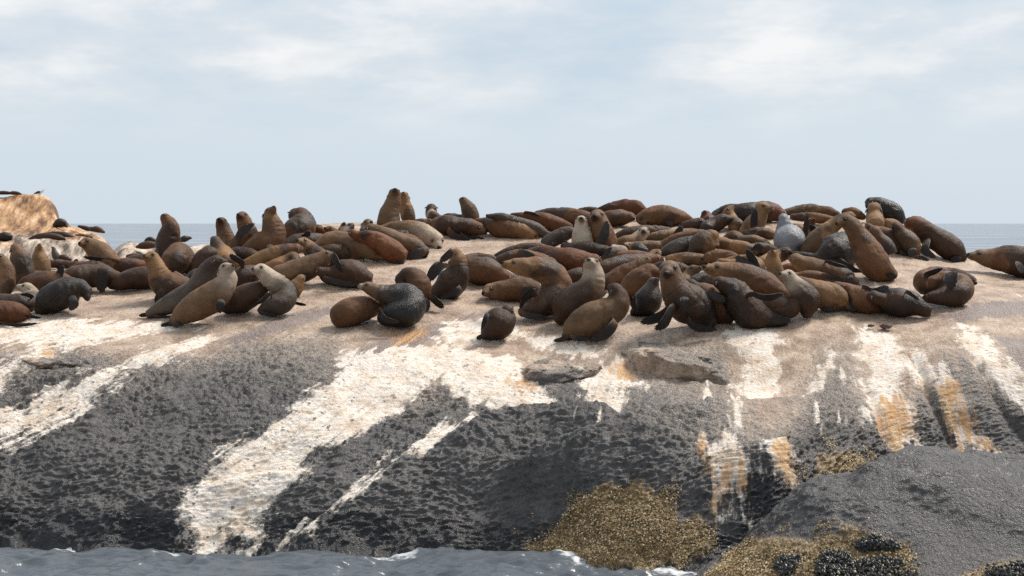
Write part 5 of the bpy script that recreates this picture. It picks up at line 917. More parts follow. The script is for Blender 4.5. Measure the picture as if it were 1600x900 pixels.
    ('dark rump lying at the right end of the front row', 'dd', [(5.412, 29.777, 2.9, 0.132), (5.525, 29.531, 2.864, 0.198), (5.731, 29.491, 2.843, 0.189), (5.881, 29.451, 2.777, 0.126), (5.988, 29.478, 2.729, 0.059)], (5.222, 29.478, 2.934, 0.104), (5.136, 29.629, 2.962), [([(5.614, 29.177, 3.023), (5.692, 29.117, 2.98), (5.796, 29.137, 2.902)], 0.05)]),
    ('shaggy dark seal facing away below the bent-necked brown one', 'kd', [(4.96, 32.709, 3.427, 0.157), (5.13, 32.63, 3.507, 0.261), (5.334, 32.925, 3.608, 0.273), (5.371, 32.985, 3.726, 0.19)], (5.331, 32.985, 3.752, 0.121), (5.271, 33.186, 3.79), [([(5.187, 32.335, 3.408), (5.408, 32.265, 3.242), (5.631, 32.285, 3.206)], 0.099), ([(4.937, 32.385, 3.381), (5.11, 32.335, 3.377), (5.291, 32.335, 3.266)], 0.104)]),
    ('large brown seal sitting with bent neck looking left over a shaggy dark one', 'by', [(5.878, 31.811, 3.202, 0.117), (5.7, 31.811, 3.303, 0.208), (5.566, 31.811, 3.469, 0.229), (5.464, 31.811, 3.651, 0.203), (5.365, 31.811, 3.829, 0.163), (5.291, 31.811, 3.951, 0.135)], (5.19, 31.811, 4.038, 0.117), (4.997, 31.685, 4.007), [([(5.816, 31.611, 3.194), (5.933, 31.561, 3.17)], 0.086)]),
    ('tan seal stretched diagonally behind the bent-necked brown one', 'tt', [(4.847, 33.839, 3.543, 0.097), (4.996, 33.839, 3.683, 0.151), (5.158, 33.839, 3.84, 0.141), (5.32, 33.839, 3.975, 0.116), (5.469, 33.839, 4.07, 0.1)], (5.577, 33.839, 4.121, 0.081), (5.696, 33.949, 4.143), []),
    ('dark flank behind the bent-necked brown seal', 'db', [(5.914, 33.15, 3.764, 0.111), (6.02, 33.15, 3.626, 0.159), (6.086, 33.15, 3.499, 0.138)], (5.874, 33.15, 3.87, 0.095), (5.875, 33.305, 3.949), []),
    ('golden head and neck upright from behind below the black skyline seal', 'tt', [(6.297, 35.508, 3.988, 0.136), (6.344, 35.836, 4.117, 0.143)], (6.339, 35.836, 4.237, 0.132), (6.402, 36.049, 4.354), []),
    ('black seal lying on the right skyline, darkest one', 'kk', [(6.903, 36.424, 4.074, 0.1), (6.772, 36.424, 4.193, 0.167), (6.592, 36.424, 4.288, 0.15), (6.466, 36.424, 4.343, 0.122)], (6.38, 36.424, 4.366, 0.103), (6.265, 36.27, 4.298), []),
    ('small brown hump on the skyline left of the black seal', 'bb', [(5.958, 36.627, 4.193, 0.07), (6.077, 36.518, 4.192, 0.099), (6.169, 36.422, 4.148, 0.081)], (6.236, 36.422, 4.113, 0.064), (6.298, 36.53, 4.09), []),
    ('golden seal lying along the skyline behind the silver wet one', 'tb', [(4.903, 36.902, 4.194, 0.059), (5.19, 36.951, 4.239, 0.094), (5.417, 36.89, 4.244, 0.106), (5.652, 36.696, 4.202, 0.097)], (5.814, 36.696, 4.155, 0.076), (5.919, 36.802, 4.126), []),
    ('brown lying seal with a grey flipper below the golden skyline seal', 'bb', [(4.982, 36.299, 4.118, 0.058), (5.225, 36.175, 4.118, 0.09), (5.44, 36.068, 4.089, 0.089), (5.617, 36.002, 4.054, 0.075)], (5.732, 36.002, 4.037, 0.063), (5.819, 36.093, 4.025), [([(5.498, 35.917, 3.974), (5.582, 35.867, 4.031), (5.662, 35.867, 4.088)], 0.086)]),
    ('rust-golden seal twisted on its back with two black flippers crossed', 'tr', [(4.848, 34.617, 3.892, 0.1), (4.959, 34.617, 3.795, 0.111), (5.07, 34.617, 3.74, 0.1)], (5.05, 34.617, 4.008, 0.083), (5.101, 34.511, 4.096), [([(4.93, 34.417, 3.686), (4.927, 34.357, 3.92), (4.952, 34.357, 4.161)], 0.083), ([(5.248, 34.517, 3.782), (5.109, 34.417, 3.879), (4.994, 34.417, 3.975)], 0.127)]),
    ('black body lying flat between silver wet seal and scratched brown seal', 'kk', [(4.577, 33.442, 3.481, 0.064), (4.762, 33.336, 3.464, 0.08), (4.949, 33.247, 3.431, 0.074)], (5.068, 33.247, 3.418, 0.064), (5.149, 33.344, 3.403), []),
    ('tan back below the black skyline seal', 'tr', [(6.429, 35.751, 3.982, 0.076), (6.563, 35.663, 3.977, 0.109), (6.693, 35.631, 3.944, 0.093)], (6.788, 35.631, 3.909, 0.071), (6.877, 35.739, 3.881), []),
    ('brown seal lying with its hind flippers down the rock, right of bent-necked seal', 'bb', [(5.976, 34.029, 3.913, 0.057), (6.171, 34.029, 3.817, 0.135), (6.335, 34.029, 3.687, 0.166), (6.457, 34.029, 3.583, 0.125)], (5.924, 34.029, 3.939, 0.068), (5.891, 34.14, 3.965), [([(6.429, 33.879, 3.538), (6.497, 33.829, 3.463), (6.604, 33.849, 3.458)], 0.099)]),
    ('seal seen from behind with folded pale hind flippers left of dark climber', 'yd', [(6.389, 33.849, 3.887, 0.098), (6.488, 33.849, 3.784, 0.14), (6.604, 33.849, 3.662, 0.15), (6.648, 33.849, 3.544, 0.109)], (6.345, 33.849, 3.939, 0.083), (6.333, 33.992, 3.978), [([(6.578, 33.649, 3.567), (6.569, 33.629, 3.444)], 0.129), ([(6.649, 33.749, 3.462), (6.753, 33.729, 3.417), (6.872, 33.729, 3.4)], 0.078)]),
    ('dark brown seal at the right end climbing up with its head hidden', 'dr', [(7.515, 34.266, 3.441, 0.11), (7.41, 34.266, 3.546, 0.188), (7.208, 34.266, 3.669, 0.194), (6.999, 34.266, 3.8, 0.183), (6.842, 34.266, 3.925, 0.162), (6.737, 34.266, 3.993, 0.136)], (6.659, 34.266, 4.004, 0.105), (6.624, 34.424, 3.912), [([(6.873, 33.966, 3.679), (6.835, 33.906, 3.538), (7.0, 33.926, 3.418)], 0.147), ([(7.45, 34.116, 3.418), (7.296, 34.066, 3.373)], 0.115), ([(7.525, 34.216, 3.442), (7.582, 34.216, 3.403)], 0.068)]),
    ('seal at the right edge of the picture lying with its snout leftwards', 'by', [(8.619, 33.002, 3.285, 0.151), (8.28, 32.908, 3.363, 0.231), (8.073, 33.091, 3.41, 0.222), (7.902, 33.221, 3.415, 0.188), (7.758, 33.256, 3.43, 0.152)], (7.618, 33.256, 3.455, 0.127), (7.382, 33.198, 3.502), [([(8.092, 32.656, 3.355), (8.109, 32.576, 3.195)], 0.156)]),
    ('curled seal at the right showing its belly with broad grey flippers', 'bd', [(6.032, 29.901, 2.903, 0.055), (6.256, 29.901, 2.925, 0.123), (6.507, 29.951, 2.974, 0.178), (6.597, 30.101, 3.084, 0.156), (6.377, 30.151, 3.128, 0.166), (6.088, 30.201, 3.115, 0.166), (6.165, 30.351, 3.238, 0.104), (6.441, 30.451, 3.255, 0.098), (6.639, 30.401, 3.226, 0.088)], (6.806, 30.401, 3.154, 0.081), (6.88, 30.295, 3.115), [([(6.029, 29.851, 3.24), (6.144, 29.801, 3.302), (6.269, 29.801, 3.348)], 0.105), ([(6.379, 29.751, 3.288), (6.36, 29.661, 3.165), (6.392, 29.661, 3.052)], 0.188), ([(6.03, 29.801, 2.922), (5.957, 29.801, 2.888)], 0.101)]),
    ('grey flank showing between the grizzled-faced seal and the broad golden head', 'gg', [(2.806, 31.182, 3.12, 0.099), (2.965, 31.212, 3.158, 0.12), (3.116, 31.164, 3.133, 0.104)], (3.22, 31.164, 3.12, 0.083), (3.312, 31.296, 3.104), []),
    ('dark back filling the gap behind the grizzled-faced seal', 'dd', [(2.271, 32.449, 3.295, 0.081), (2.457, 32.404, 3.307, 0.103), (2.666, 32.313, 3.276, 0.097)], (2.774, 32.313, 3.249, 0.075), (2.864, 32.424, 3.22), []),
    ('brown back lying under the folded golden-brown seal', 'br', [(3.169, 33.067, 3.439, 0.088), (3.363, 33.076, 3.466, 0.105), (3.548, 33.0, 3.44, 0.094)], (3.644, 33.0, 3.412, 0.077), (3.739, 33.113, 3.383), []),
    ('dusky back left of the silver wet seal, below the upright flipper', 'dt', [(3.987, 34.946, 3.807, 0.078), (4.183, 34.949, 3.835, 0.1), (4.38, 34.961, 3.829, 0.089)], (4.478, 34.961, 3.807, 0.073), (4.562, 35.073, 3.778), []),
    ('dark golden flank between silver wet seal and the slender nose-up seal', 'td', [(3.853, 33.771, 3.544, 0.081), (4.045, 33.795, 3.584, 0.108), (4.232, 33.783, 3.571, 0.097)], (4.327, 33.783, 3.549, 0.076), (4.41, 33.904, 3.528), []),
    ('brown back low behind the pale-chested upright seal', 'bd', [(0.886, 34.016, 3.608, 0.077), (1.059, 33.872, 3.59, 0.106), (1.289, 33.758, 3.567, 0.117), (1.521, 33.706, 3.539, 0.099)], (1.624, 33.706, 3.521, 0.082), (1.704, 33.838, 3.502), []),
    ('reddish back filling the gap below the scratched brown seal', 'rb', [(4.269, 32.035, 3.286, 0.077), (4.434, 31.93, 3.275, 0.097), (4.59, 31.775, 3.228, 0.096)], (4.691, 31.775, 3.19, 0.076), (4.785, 31.89, 3.162), []),
    ('dark brown back lying behind the rust-coloured sprawled seal', 'dd', [(-2.243, 35.111, 3.843, 0.067), (-2.016, 34.865, 3.789, 0.103), (-1.802, 34.837, 3.777, 0.103)], (-1.696, 34.837, 3.768, 0.079), (-1.611, 34.95, 3.752), []),
    ('dark flank between the hunched brown seal and the dark grey turned-away one', 'dd', [(-5.069, 31.907, 3.054, 0.094), (-4.93, 31.995, 3.135, 0.133), (-4.793, 32.102, 3.173, 0.123)], (-4.682, 32.102, 3.187, 0.095), (-4.62, 32.256, 3.184), []),
    ('dark brown back behind the upright seals at the left edge', 'db', [(-8.341, 33.245, 3.156, 0.102), (-8.1, 33.118, 3.144, 0.12), (-7.813, 33.042, 3.131, 0.119), (-7.595, 33.131, 3.129, 0.09)], (-7.475, 33.131, 3.114, 0.078), (-7.41, 33.242, 3.096), []),
    ('thin dark back left of the sleeper on the bare tan rock', 'dd', [(-1.132, 37.246, 4.121, 0.042), (-0.948, 37.003, 4.117, 0.058), (-0.769, 36.935, 4.104, 0.055)], (-0.673, 36.935, 4.091, 0.045), (-0.61, 36.986, 4.078), []),
    ('dark back between the flipper-scratching seal and the golden lying back', 'dd', [(-4.668, 33.609, 3.47, 0.088), (-4.474, 33.47, 3.49, 0.122), (-4.26, 33.386, 3.474, 0.11)], (-4.144, 33.386, 3.456, 0.087), (-4.074, 33.521, 3.442), []),
    ('reddish back left of the golden-throated seal looking left', 'rd', [(-6.43, 34.295, 3.364, 0.083), (-6.23, 34.177, 3.378, 0.113), (-6.012, 34.036, 3.345, 0.1)], (-5.909, 34.036, 3.316, 0.083), (-5.858, 34.167, 3.283), []),
    ('brown back filling the space behind the glossy black pup', 'bb', [(1.751, 33.349, 3.448, 0.083), (1.971, 33.317, 3.462, 0.106), (2.167, 33.334, 3.453, 0.089)], (2.264, 33.334, 3.442, 0.072), (2.341, 33.448, 3.429), []),
    ('dark back lying behind the brown seal with the hanging flipper', 'dd', [(-7.167, 33.508, 3.24, 0.091), (-6.941, 33.442, 3.26, 0.121), (-6.728, 33.431, 3.254, 0.109)], (-6.622, 33.431, 3.242, 0.085), (-6.573, 33.568, 3.227), []),
    ('black round seal resting against the orange far rock', 'kk', [(-18.74, 84, 3.93, 0.106), (-18.588, 84, 4.006, 0.182), (-18.421, 84, 4.006, 0.167)], (-18.3, 84, 3.945, 0.114), (-18.199, 83.813, 3.87), []),
    ('brown seal lying on the pale ledge of the far rock', 'dd', [(-19.377, 82.2, 3.368, 0.045), (-19.028, 82.2, 3.442, 0.134), (-18.583, 82.2, 3.457, 0.163), (-18.212, 82.2, 3.427, 0.134)], (-18.012, 82.2, 3.383, 0.089), (-17.908, 82.2, 3.323), []),
    ('dark seal lying behind the brown one on the pale far ledge', 'kd', [(-18.906, 82.8, 3.557, 0.06), (-18.457, 82.8, 3.557, 0.12), (-18.083, 82.8, 3.498, 0.15), (-17.822, 82.8, 3.438, 0.127)], (-17.695, 82.8, 3.393, 0.09), (-17.62, 82.8, 3.333), []),
    ('dark seal at the right end of the pale far ledge', 'dd', [(-17.662, 83, 3.511, 0.052), (-17.415, 83, 3.481, 0.09), (-17.19, 83, 3.451, 0.075)], (-17.063, 83, 3.437, 0.052), (-16.988, 83.0, 3.422), []),
    ('black seal at the left edge on the far rock ledge', 'kd', [(-20.13, 82, 3.458, 0.148), (-20.315, 82, 3.473, 0.178), (-20.5, 82, 3.443, 0.148)], (-20.633, 82, 3.399, 0.104), (-20.722, 82.0, 3.354), []),
    ('seal flattened on top of the far rock at the left edge', 'dd', [(-21.107, 86.3, 5.269, 0.047), (-21.263, 86.3, 5.284, 0.07), (-21.497, 86.3, 5.292, 0.078)], (-21.653, 86.3, 5.276, 0.062), (-21.746, 86.3, 5.253), []),
    ('seal flattened on top of the far rock nearest the gull', 'dd', [(-20.678, 86.2, 5.236, 0.039), (-20.811, 86.2, 5.267, 0.07), (-21.021, 86.2, 5.283, 0.078)], (-21.13, 86.2, 5.267, 0.054), (-21.192, 86.2, 5.244), []),
    ('small seal on the sloping far rock beside the sea', 'dd', [(-17.882, 84.5, 3.884, 0.046), (-17.654, 84.5, 3.823, 0.084), (-17.478, 84.5, 3.777, 0.092)], (-17.371, 84.5, 3.808, 0.061), (-17.31, 84.5, 3.854), []),
    ('brown seal on the sloping far rock nearest the sea', 'dr', [(-17.186, 83.6, 3.749, 0.075), (-16.99, 83.6, 3.765, 0.121), (-16.809, 83.6, 3.719, 0.106)], (-16.688, 83.6, 3.659, 0.068), (-16.613, 83.6, 3.614), []),
    ('small grey upright seal at the foot of the far rock', 'gg', [(-17.442, 78.5, 2.659, 0.128), (-17.506, 78.5, 2.801, 0.135), (-17.548, 78.5, 2.928, 0.099)], (-17.57, 78.5, 3.028, 0.078), (-17.647, 78.5, 3.113), []),
    ('small dark seal lying beside the grey upright one at the far rock foot', 'dd', [(-17.321, 78.5, 2.702, 0.085), (-17.18, 78.5, 2.687, 0.12), (-17.038, 78.5, 2.645, 0.099)], (-16.946, 78.5, 2.617, 0.064), (-16.875, 78.5, 2.588), []),
    ('two-toned dark seal lying on the low far rock before the sea', 'dd', [(-11.748, 67.5, 3.288, 0.082), (-11.982, 67.5, 3.288, 0.129), (-12.217, 67.5, 3.258, 0.105)], (-12.334, 67.5, 3.229, 0.059), (-12.41, 67.5, 3.205), []),
    ('dark seal hump behind the low-lying far one before the sea', 'kk', [(-12.039, 69, 3.421, 0.06), (-12.171, 69, 3.463, 0.084), (-12.291, 69, 3.439, 0.072)], (-12.351, 69, 3.391, 0.048), (-12.386, 69.0, 3.356), []),
    ('black seal on the low far rock between two upright seals', 'kd', [(-11.141, 69, 3.451, 0.084), (-11.021, 69, 3.481, 0.108), (-10.913, 69, 3.499, 0.072)], (-10.853, 69, 3.511, 0.054), (-10.781, 69.0, 3.487), []),
    ('small dark seal lying behind the reddish seal with long flipper', 'dd', [(-12.482, 66.5, 2.924, 0.06), (-12.272, 66.5, 2.942, 0.084), (-12.092, 66.5, 2.924, 0.072)], (-11.99, 66.5, 2.912, 0.054), (-11.912, 66.5, 2.9), []),
]

# ---------------------------------------------------------------- fur seals
PALETTE = {
    'b': (.150, .072, .033), 'd': (.068, .034, .018), 'k': (.026, .017, .012), 'r': (.150, .056, .022),
    't': (.270, .150, .068), 'y': (.185, .106, .056), 'p': (.50, .40, .30), 'g': (.100, .074, .054), 's': (.20, .205, .22),
}
FLIPPER = np.array((.038, .031, .028))

def fur_material():
    t = NT('seal_fur')
    c = t.attr('fur', 'Color'); wet = t.attr('fur', 'Alpha')
    n1 = t.noise(2.6, 5, .6); n2 = t.noise(9, 5, .65); n3 = t.noise(60, 4, .7, stretch=(1, 1, 2.2))
    c = t.mix(t.range(n1, .35, .68, 0, .55), c, t.mix(1.0, c, (.50, .42, .40), 'MULTIPLY'))
    c = t.mix(t.range(n2, .45, .75, 0, .45), c, t.mix(1.0, c, (1.75, 1.65, 1.5), 'MULTIPLY'))
    c = t.mix(t.range(n3, .3, .7, .0, .45), c, t.mix(1.0, c, (.5, .5, .52), 'MULTIPLY'))
    rough = t.range(wet, 0, 1, .56, .30, smooth=False)
    h = t.math('ADD', t.math('MULTIPLY', n3, .35), t.math('MULTIPLY', n2, .8))
    return t.done(c, rough, t.bump(h, .8, .03), Specular_IOR_Level=t.range(wet, 0, 1, .15, .40, smooth=False))
FUR = fur_material()
EYE_MAT = NT('wet_black_eye').done((.006, .005, .005), .08)
EAR_MAT = plain('ear_skin', (.05, .035, .028), .6)

def catmull(pts, per):
    pts = np.asarray(pts, float)
    ext = np.vstack([2 * pts[0] - pts[1], pts, 2 * pts[-1] - pts[-2]])
    out = []
    for i in range(1, len(ext) - 2):
        p0, p1, p2, p3 = ext[i-1:i+3]
        for t in np.linspace(0, 1, per, endpoint=False):
            out.append(.5 * (2*p1 + (p2-p0)*t + (2*p0-5*p1+4*p2-p3)*t*t + (3*p1-p0-3*p2+p3)*t**3))
    out.append(pts[-1])
    return np.array(out)

def tube(path, ra, rb, side, seg=18):
    """Rings of half axes ra (along 'side') and rb; closed with round ends."""
    n = len(path)
    tan = np.gradient(path, axis=0); tan /= np.maximum(np.linalg.norm(tan, axis=1, keepdims=True), 1e-9)
    V = []; th = np.linspace(0, 2*math.pi, seg, endpoint=False)
    s = np.asarray(side, float)
    for i in range(n):
        sv = s - (s @ tan[i]) * tan[i]
        if np.linalg.norm(sv) < .15:
            sv = np.cross(tan[i], (0.3, 1, .2))
        sv /= np.linalg.norm(sv); up = np.cross(tan[i], sv)
        V.append(path[i] + ra[i] * np.cos(th)[:, None] * sv + rb[i] * np.sin(th)[:, None] * up)
        s = .5 * s + .5 * sv
    V = np.concatenate(V)
    F = []
    for i in range(n - 1):
        for k in range(seg):
            a, b = i*seg + k, i*seg + (k+1) % seg
            F.append((a, b, b + seg, a + seg))
    V = np.vstack([V, path[0], path[-1]]); c0, c1 = len(V) - 2, len(V) - 1
    for k in range(seg):
        F.append((c0, (k+1) % seg, k)); F.append((c1, (n-1)*seg + k, (n-1)*seg + (k+1) % seg))
    return V, F

def blob(c, axes, radii, nu=14, nv=9):
    V = [c - axes[2] * radii[2]]; F = []
    for j in range(1, nv):
        ph = -math.pi/2 + math.pi * j / nv
        for i in range(nu):
            th = 2*math.pi*i/nu
            V.append(c + axes[0]*radii[0]*math.cos(ph)*math.cos(th) + axes[1]*radii[1]*math.cos(ph)*math.sin(th) + axes[2]*radii[2]*math.sin(ph))
    V.append(c + axes[2]*radii[2]); top = len(V) - 1
    for i in range(nu):
        k = (i+1) % nu
        F.append((0, 1+k, 1+i)); F.append((top, top-nu+i, top-nu+k))
        for j in range(nv-2):
            a = 1 + j*nu
            F.append((a+i, a+k, a+nu+k, a+nu+i))
    return np.array(V), F

def blade(p, w, r):
    """A flat flipper with five ridged digits and a scalloped tip; thin, slightly cupped."""
    q = np.linspace(0, 1, len(p))
    seg = np.r_[0, np.cumsum(np.linalg.norm(np.diff(p, axis=0), axis=1))]; seg /= seg[-1]
    nu, nw = 16, 11
    xs = np.linspace(-1, 1, nw); us = np.linspace(0, 1, nu)
    tn = p[-1] - p[1]; tn /= np.linalg.norm(tn) + 1e-9
    side = np.cross(tn, (0, 1, .25)); side /= np.linalg.norm(side) + 1e-9
    roll = r.uniform(-.45, .45); nm = np.cross(side, tn)
    side, nm = side * math.cos(roll) + nm * math.sin(roll), nm * math.cos(roll) - side * math.sin(roll)
    lead = r.choice((-1, 1))
    top, bot = [], []
    for u in us:
        for x in xs:
            um = 1 - .16 * x * x - .10 * (x * lead > 0) * abs(x) + .035 * math.cos(x * 2.5 * math.pi * 2)
            uu = u * um
            c = np.array([np.interp(uu, seg, p[:, i]) for i in range(3)])
            wd = w * .56 * np.interp(u, [0, .2, .5, .8, 1], [.55, .72, .92, 1.0, .88])
            th = np.interp(u, [0, .3, 1], [.045, .022, .007]) * min(1, w / .12) * max(0.0, 1 - x * x) ** .5
            rid = .006 * math.cos(x * 2.5 * math.pi * 2) * sstep(.3, .7, u)
            cup = -.10 * w * (x * x) * u
            c = c + side * wd * x + nm * (cup + rid)
            top.append(c + nm * th); bot.append(c - nm * th)
    V = np.array(top + bot); n = nu * nw
    F = []
    for i in range(nu - 1):
        for j in range(nw - 1):
            a = i * nw + j
            F.append((a, a + 1, a + nw + 1, a + nw)); F.append((n + a, n + a + nw, n + a + nw + 1, n + a + 1))
        F.append((i*nw, (i+1)*nw, n + (i+1)*nw, n + i*nw)); e = nw - 1
        F.append((i*nw + e, n + i*nw + e, n + (i+1)*nw + e, (i+1)*nw + e))
    for j in range(nw - 1):
        a = (nu - 1) * nw + j
        F.append((a, a + 1, n + a + 1, n + a))
    return V, np.array(F), np.tile(np.repeat(us, nw), 2)

def unit_eye():
    V, F = blob(np.zeros(3), np.eye(3), (1, 1, 1), 10, 7)
    me = bpy.data.meshes.new('eye'); me.from_pydata(V.tolist(), [], F)
    me.polygons.foreach_set('use_smooth', np.ones(len(F), bool)); me.materials.append(EYE_MAT); return me
def unit_ear():
    p = catmull([(0,0,0),(.25,.02,-.1),(.6,.0,-.35),(.95,-.06,-.6)], 3)
    r = np.interp(np.linspace(0,1,len(p)), [0,.4,1], [.20,.24,.05])
    V, F = tube(p, r, r*.6, (0,1,0), 8)
    me = bpy.data.meshes.new('ear'); me.from_pydata(V.tolist(), [], F)
    me.polygons.foreach_set('use_smooth', np.ones(len(F), bool)); me.materials.append(EAR_MAT); return me
EYE_ME, EAR_ME = unit_eye(), unit_ear()

TMP = bpy.data.objects.new('tmp', bpy.data.meshes.new('tmp')); COL.objects.link(TMP)
_rm = TMP.modifiers.new('r', 'REMESH'); _rm.mode = 'VOXEL'
_sm = TMP.modifiers.new('s', 'SMOOTH'); _sm.iterations = 3; _sm.factor = .5

def merge_body(pieces, voxel):
    V, F, off = [], [], 0
    for v, f in pieces:
        V.append(v); F += [tuple(i + off for i in q) for q in f]; off += len(v)
    old = TMP.data
    me = bpy.data.meshes.new('tmp'); me.from_pydata(np.vstack(V).tolist(), [], F); me.update()
    TMP.data = me; bpy.data.meshes.remove(old)
    _rm.voxel_size = voxel
    dg = bpy.context.evaluated_depsgraph_get(); dg.update()
    ev = TMP.evaluated_get(dg)
    return bpy.data.meshes.new_from_object(ev)

def head_frame(head, nose):
    f = nose - head; f = f / np.linalg.norm(f)
    up = np.array((0, 0, 1.0)) - f[2] * f
    if np.linalg.norm(up) < .2:
        up = np.array((0, 1.0, 0)) - f[1] * f
    up /= np.linalg.norm(up)
    return f, np.cross(f, up), up

def build_seal(label, cols, spine, head, nose, flippers, k):
    sp = np.array(spine); hd = np.array(head[:3]); hr = head[3]; ns = np.array(nose)
    r = np.random.default_rng(100 + k)
    scale = np.max(sp[:, 3])
    far = sp[0, 1] > 55
    # spine with a rounded rump, ending inside the skull
    d0 = sp[0, :3] - sp[1, :3]; d0 /= np.linalg.norm(d0) + 1e-9
    r0 = sp[0, 3]
    pre = [np.r_[sp[0, :3] + d0 * r0 * .92, r0 * .30], np.r_[sp[0, :3] + d0 * r0 * .62, r0 * .74]]
    neck_end = np.r_[hd, hr * .92]
    path = catmull(np.vstack([pre, sp, neck_end]), 5)
    rad = np.clip(path[:, 3] * 1.07, .012, None)
    tt = np.linspace(0, 1, len(path))
    pth = path[:, :3]
    # folds of loose skin where the body bends
    bend = np.linalg.norm(np.gradient(np.gradient(pth, axis=0), axis=0), axis=1)
    V, F = tube(pth, rad * 1.03, rad, (0, 1, 0))
    pieces = [(V, F)]
    f, rt, up = head_frame(hd, ns)
    L = np.linalg.norm(ns - hd)
    ax = (f, rt, up)
    pieces.append(blob(hd + f * hr * .05 + up * hr * .06, ax, (hr * 1.12, hr * .98, hr * .94)))
    pieces.append(blob(hd + f * L * .48 - up * hr * .10, ax, (L * .42, hr * .62, hr * .60)))
    pieces.append(blob(hd + f * L * .72 - up * hr * .16, ax, (L * .28, hr * .46, hr * .42)))
    pieces.append(blob(hd + f * L * .62 - up * hr * .36, ax, (L * .30, hr * .36, hr * .26)))
    pieces.append(blob(hd + f * L * .92 - up * hr * .02, ax, (hr * .20, hr * .25, hr * .20)))
    flp = []
    for pts, w in flippers:
        p0 = np.array(pts[0]); js = np.argmin(np.linalg.norm(pth - p0, axis=1))
        p = catmull(np.vstack([p0 + .45 * (pth[js] - p0), pts]), 6)
        flp.append((p, w, blade(p, w, r)))
    voxel = max(.0205, 0) if not far else scale / 9
    me = merge_body(pieces, voxel)
    n = len(me.vertices)
    co = np.empty(n * 3, np.float32); me.vertices.foreach_get('co', co); co = co.reshape(-1, 3).astype(float)
    # where on the animal is each vertex
    dist = np.linalg.norm(co[:, None, :] - pth[None], axis=-1)
    j = np.argmin(dist / (rad[None] + .02), axis=1)
    t_ = tt[j]
    rel = dist[np.arange(n), j] / rad[j]
    # gentle lumps of fat and loose folds
    nrm = np.empty(n * 3, np.float32); me.vertex_normals.foreach_get('vector', nrm); nrm = nrm.reshape(-1, 3)
    if not far:
        fold = np.sin(t_ * len(path) * 2.5 + 5 * noise3(co[:, 0] * 4, co[:, 1] * 4, co[:, 2] * 4 + k))
        fw = np.maximum(sstep(.010, .035, bend[j]), .55 * sstep(.55, .75, t_)) * (rel < 1.25)
        lump = .016 * fbm(co[:, 0] * 4 + k, co[:, 1] * 4, co[:, 2] * 4, 3) + .010 * fw * fold * sstep(-.2, .5, noise3(co[:, 0] * 3 + 9, co[:, 1] * 3, co[:, 2] * 3 - k))
        cr = np.abs(noise3(co[:, 0] * 4.2 + k, co[:, 1] * 4.2 + 7, co[:, 2] * 3.0))
        lump = lump - .013 * sstep(.13, .0, cr) * sstep(.0, .5, noise3(co[:, 0] * 2.1 - k, co[:, 1] * 2.1, co[:, 2] * 2.1))
        lump *= sstep(hr * 1.0, hr * 2.2, np.linalg.norm(co - hd, axis=1))
        co = co + nrm * lump[:, None]
        me.vertices.foreach_set('co', co.astype(np.float32).ravel())
    body = np.array(PALETTE[cols[0]]); hcol = np.array(PALETTE[cols[1]]); mz = np.array(PALETTE[cols[2]]) if len(cols) > 2 else hcol * .85
    body = body * r.uniform(.72, 1.15); hcol = hcol * r.uniform(.82, 1.08)
    dh = np.linalg.norm(co - hd, axis=1)
    wh = np.maximum(sstep(.62, .92, t_), sstep(hr * 2.0, hr * 1.1, dh))
    c = body[None] * (1 - wh[:, None]) + hcol[None] * wh[:, None]
    wm0 = sstep(hr * 2.2, hr * 1.4, dh); soak = np.zeros(n)
    # paler throat and chest, darker crown and back
    if not far:
        v = co - pth[j]
        tanv = np.gradient(pth, axis=0)[j]
        low = sstep(-.1, -.8, (v[:, 2] / (rad[j] + 1e-6)))
        c = c * (1 + .22 * (wh * low)[:, None])
        mott = sstep(.1, .7, fbm(co[:, 0] * 2.2 + 11 * k, co[:, 1] * 2.2, co[:, 2] * 2.2, 3))
        c = c * (1 - .25 * mott[:, None])
        # soaked fur: darker and shinier, mostly on the hind part and flanks that lay in the wash
        soak = fbm(co[:, 0] * 1.7 + 5 * k, co[:, 1] * 1.7, co[:, 2] * 1.7 + 2, 3) + .7 * (.45 - t_) + r.uniform(-.35, .3)
        soak = sstep(.0, .22, soak) * (1 - wm0)
        c = c * (1 - .60 * soak[:, None])
    al = (co - hd) @ f / L
    wm = .7 * sstep(.55, .8, al) * sstep(hr * 2.6, hr * 1.6, dh)  # the dark muzzle colours also carry face shading, painted into the fur
    c = c * (1 - wm[:, None]) + mz[None] * wm[:, None]
    # dark lips, brow shade is left to the light; black nose pad
    wn_ = sstep(hr * .40, hr * .24, np.linalg.norm(co - (hd + f * L * .98 - up * hr * .0), axis=1))
    c = c * (1 - wn_[:, None]) + np.array((.012, .010, .010)) * wn_[:, None]
    mouth = sstep(.055, .02, np.abs(((co - hd) @ up) / hr + .30)) * sstep(.42, .55, al) * (dh < hr * 2.4)
    c = c * (1 - .75 * mouth[:, None])
    # dark patch round each eye
    eyes = [hd + f * hr * .66 + rt * s_ * hr * .60 + up * hr * .34 for s_ in (-1, 1)]
    for e in eyes:
        we = sstep(hr * .42, hr * .20, np.linalg.norm(co - e, axis=1))
        c = c * (1 - .7 * we[:, None])
    wet = {'k': .5, 's': .9, 'd': .3, 'g': .3}.get(cols[0], .12)
    wet = np.clip(wet + .4 * soak, 0, 1)
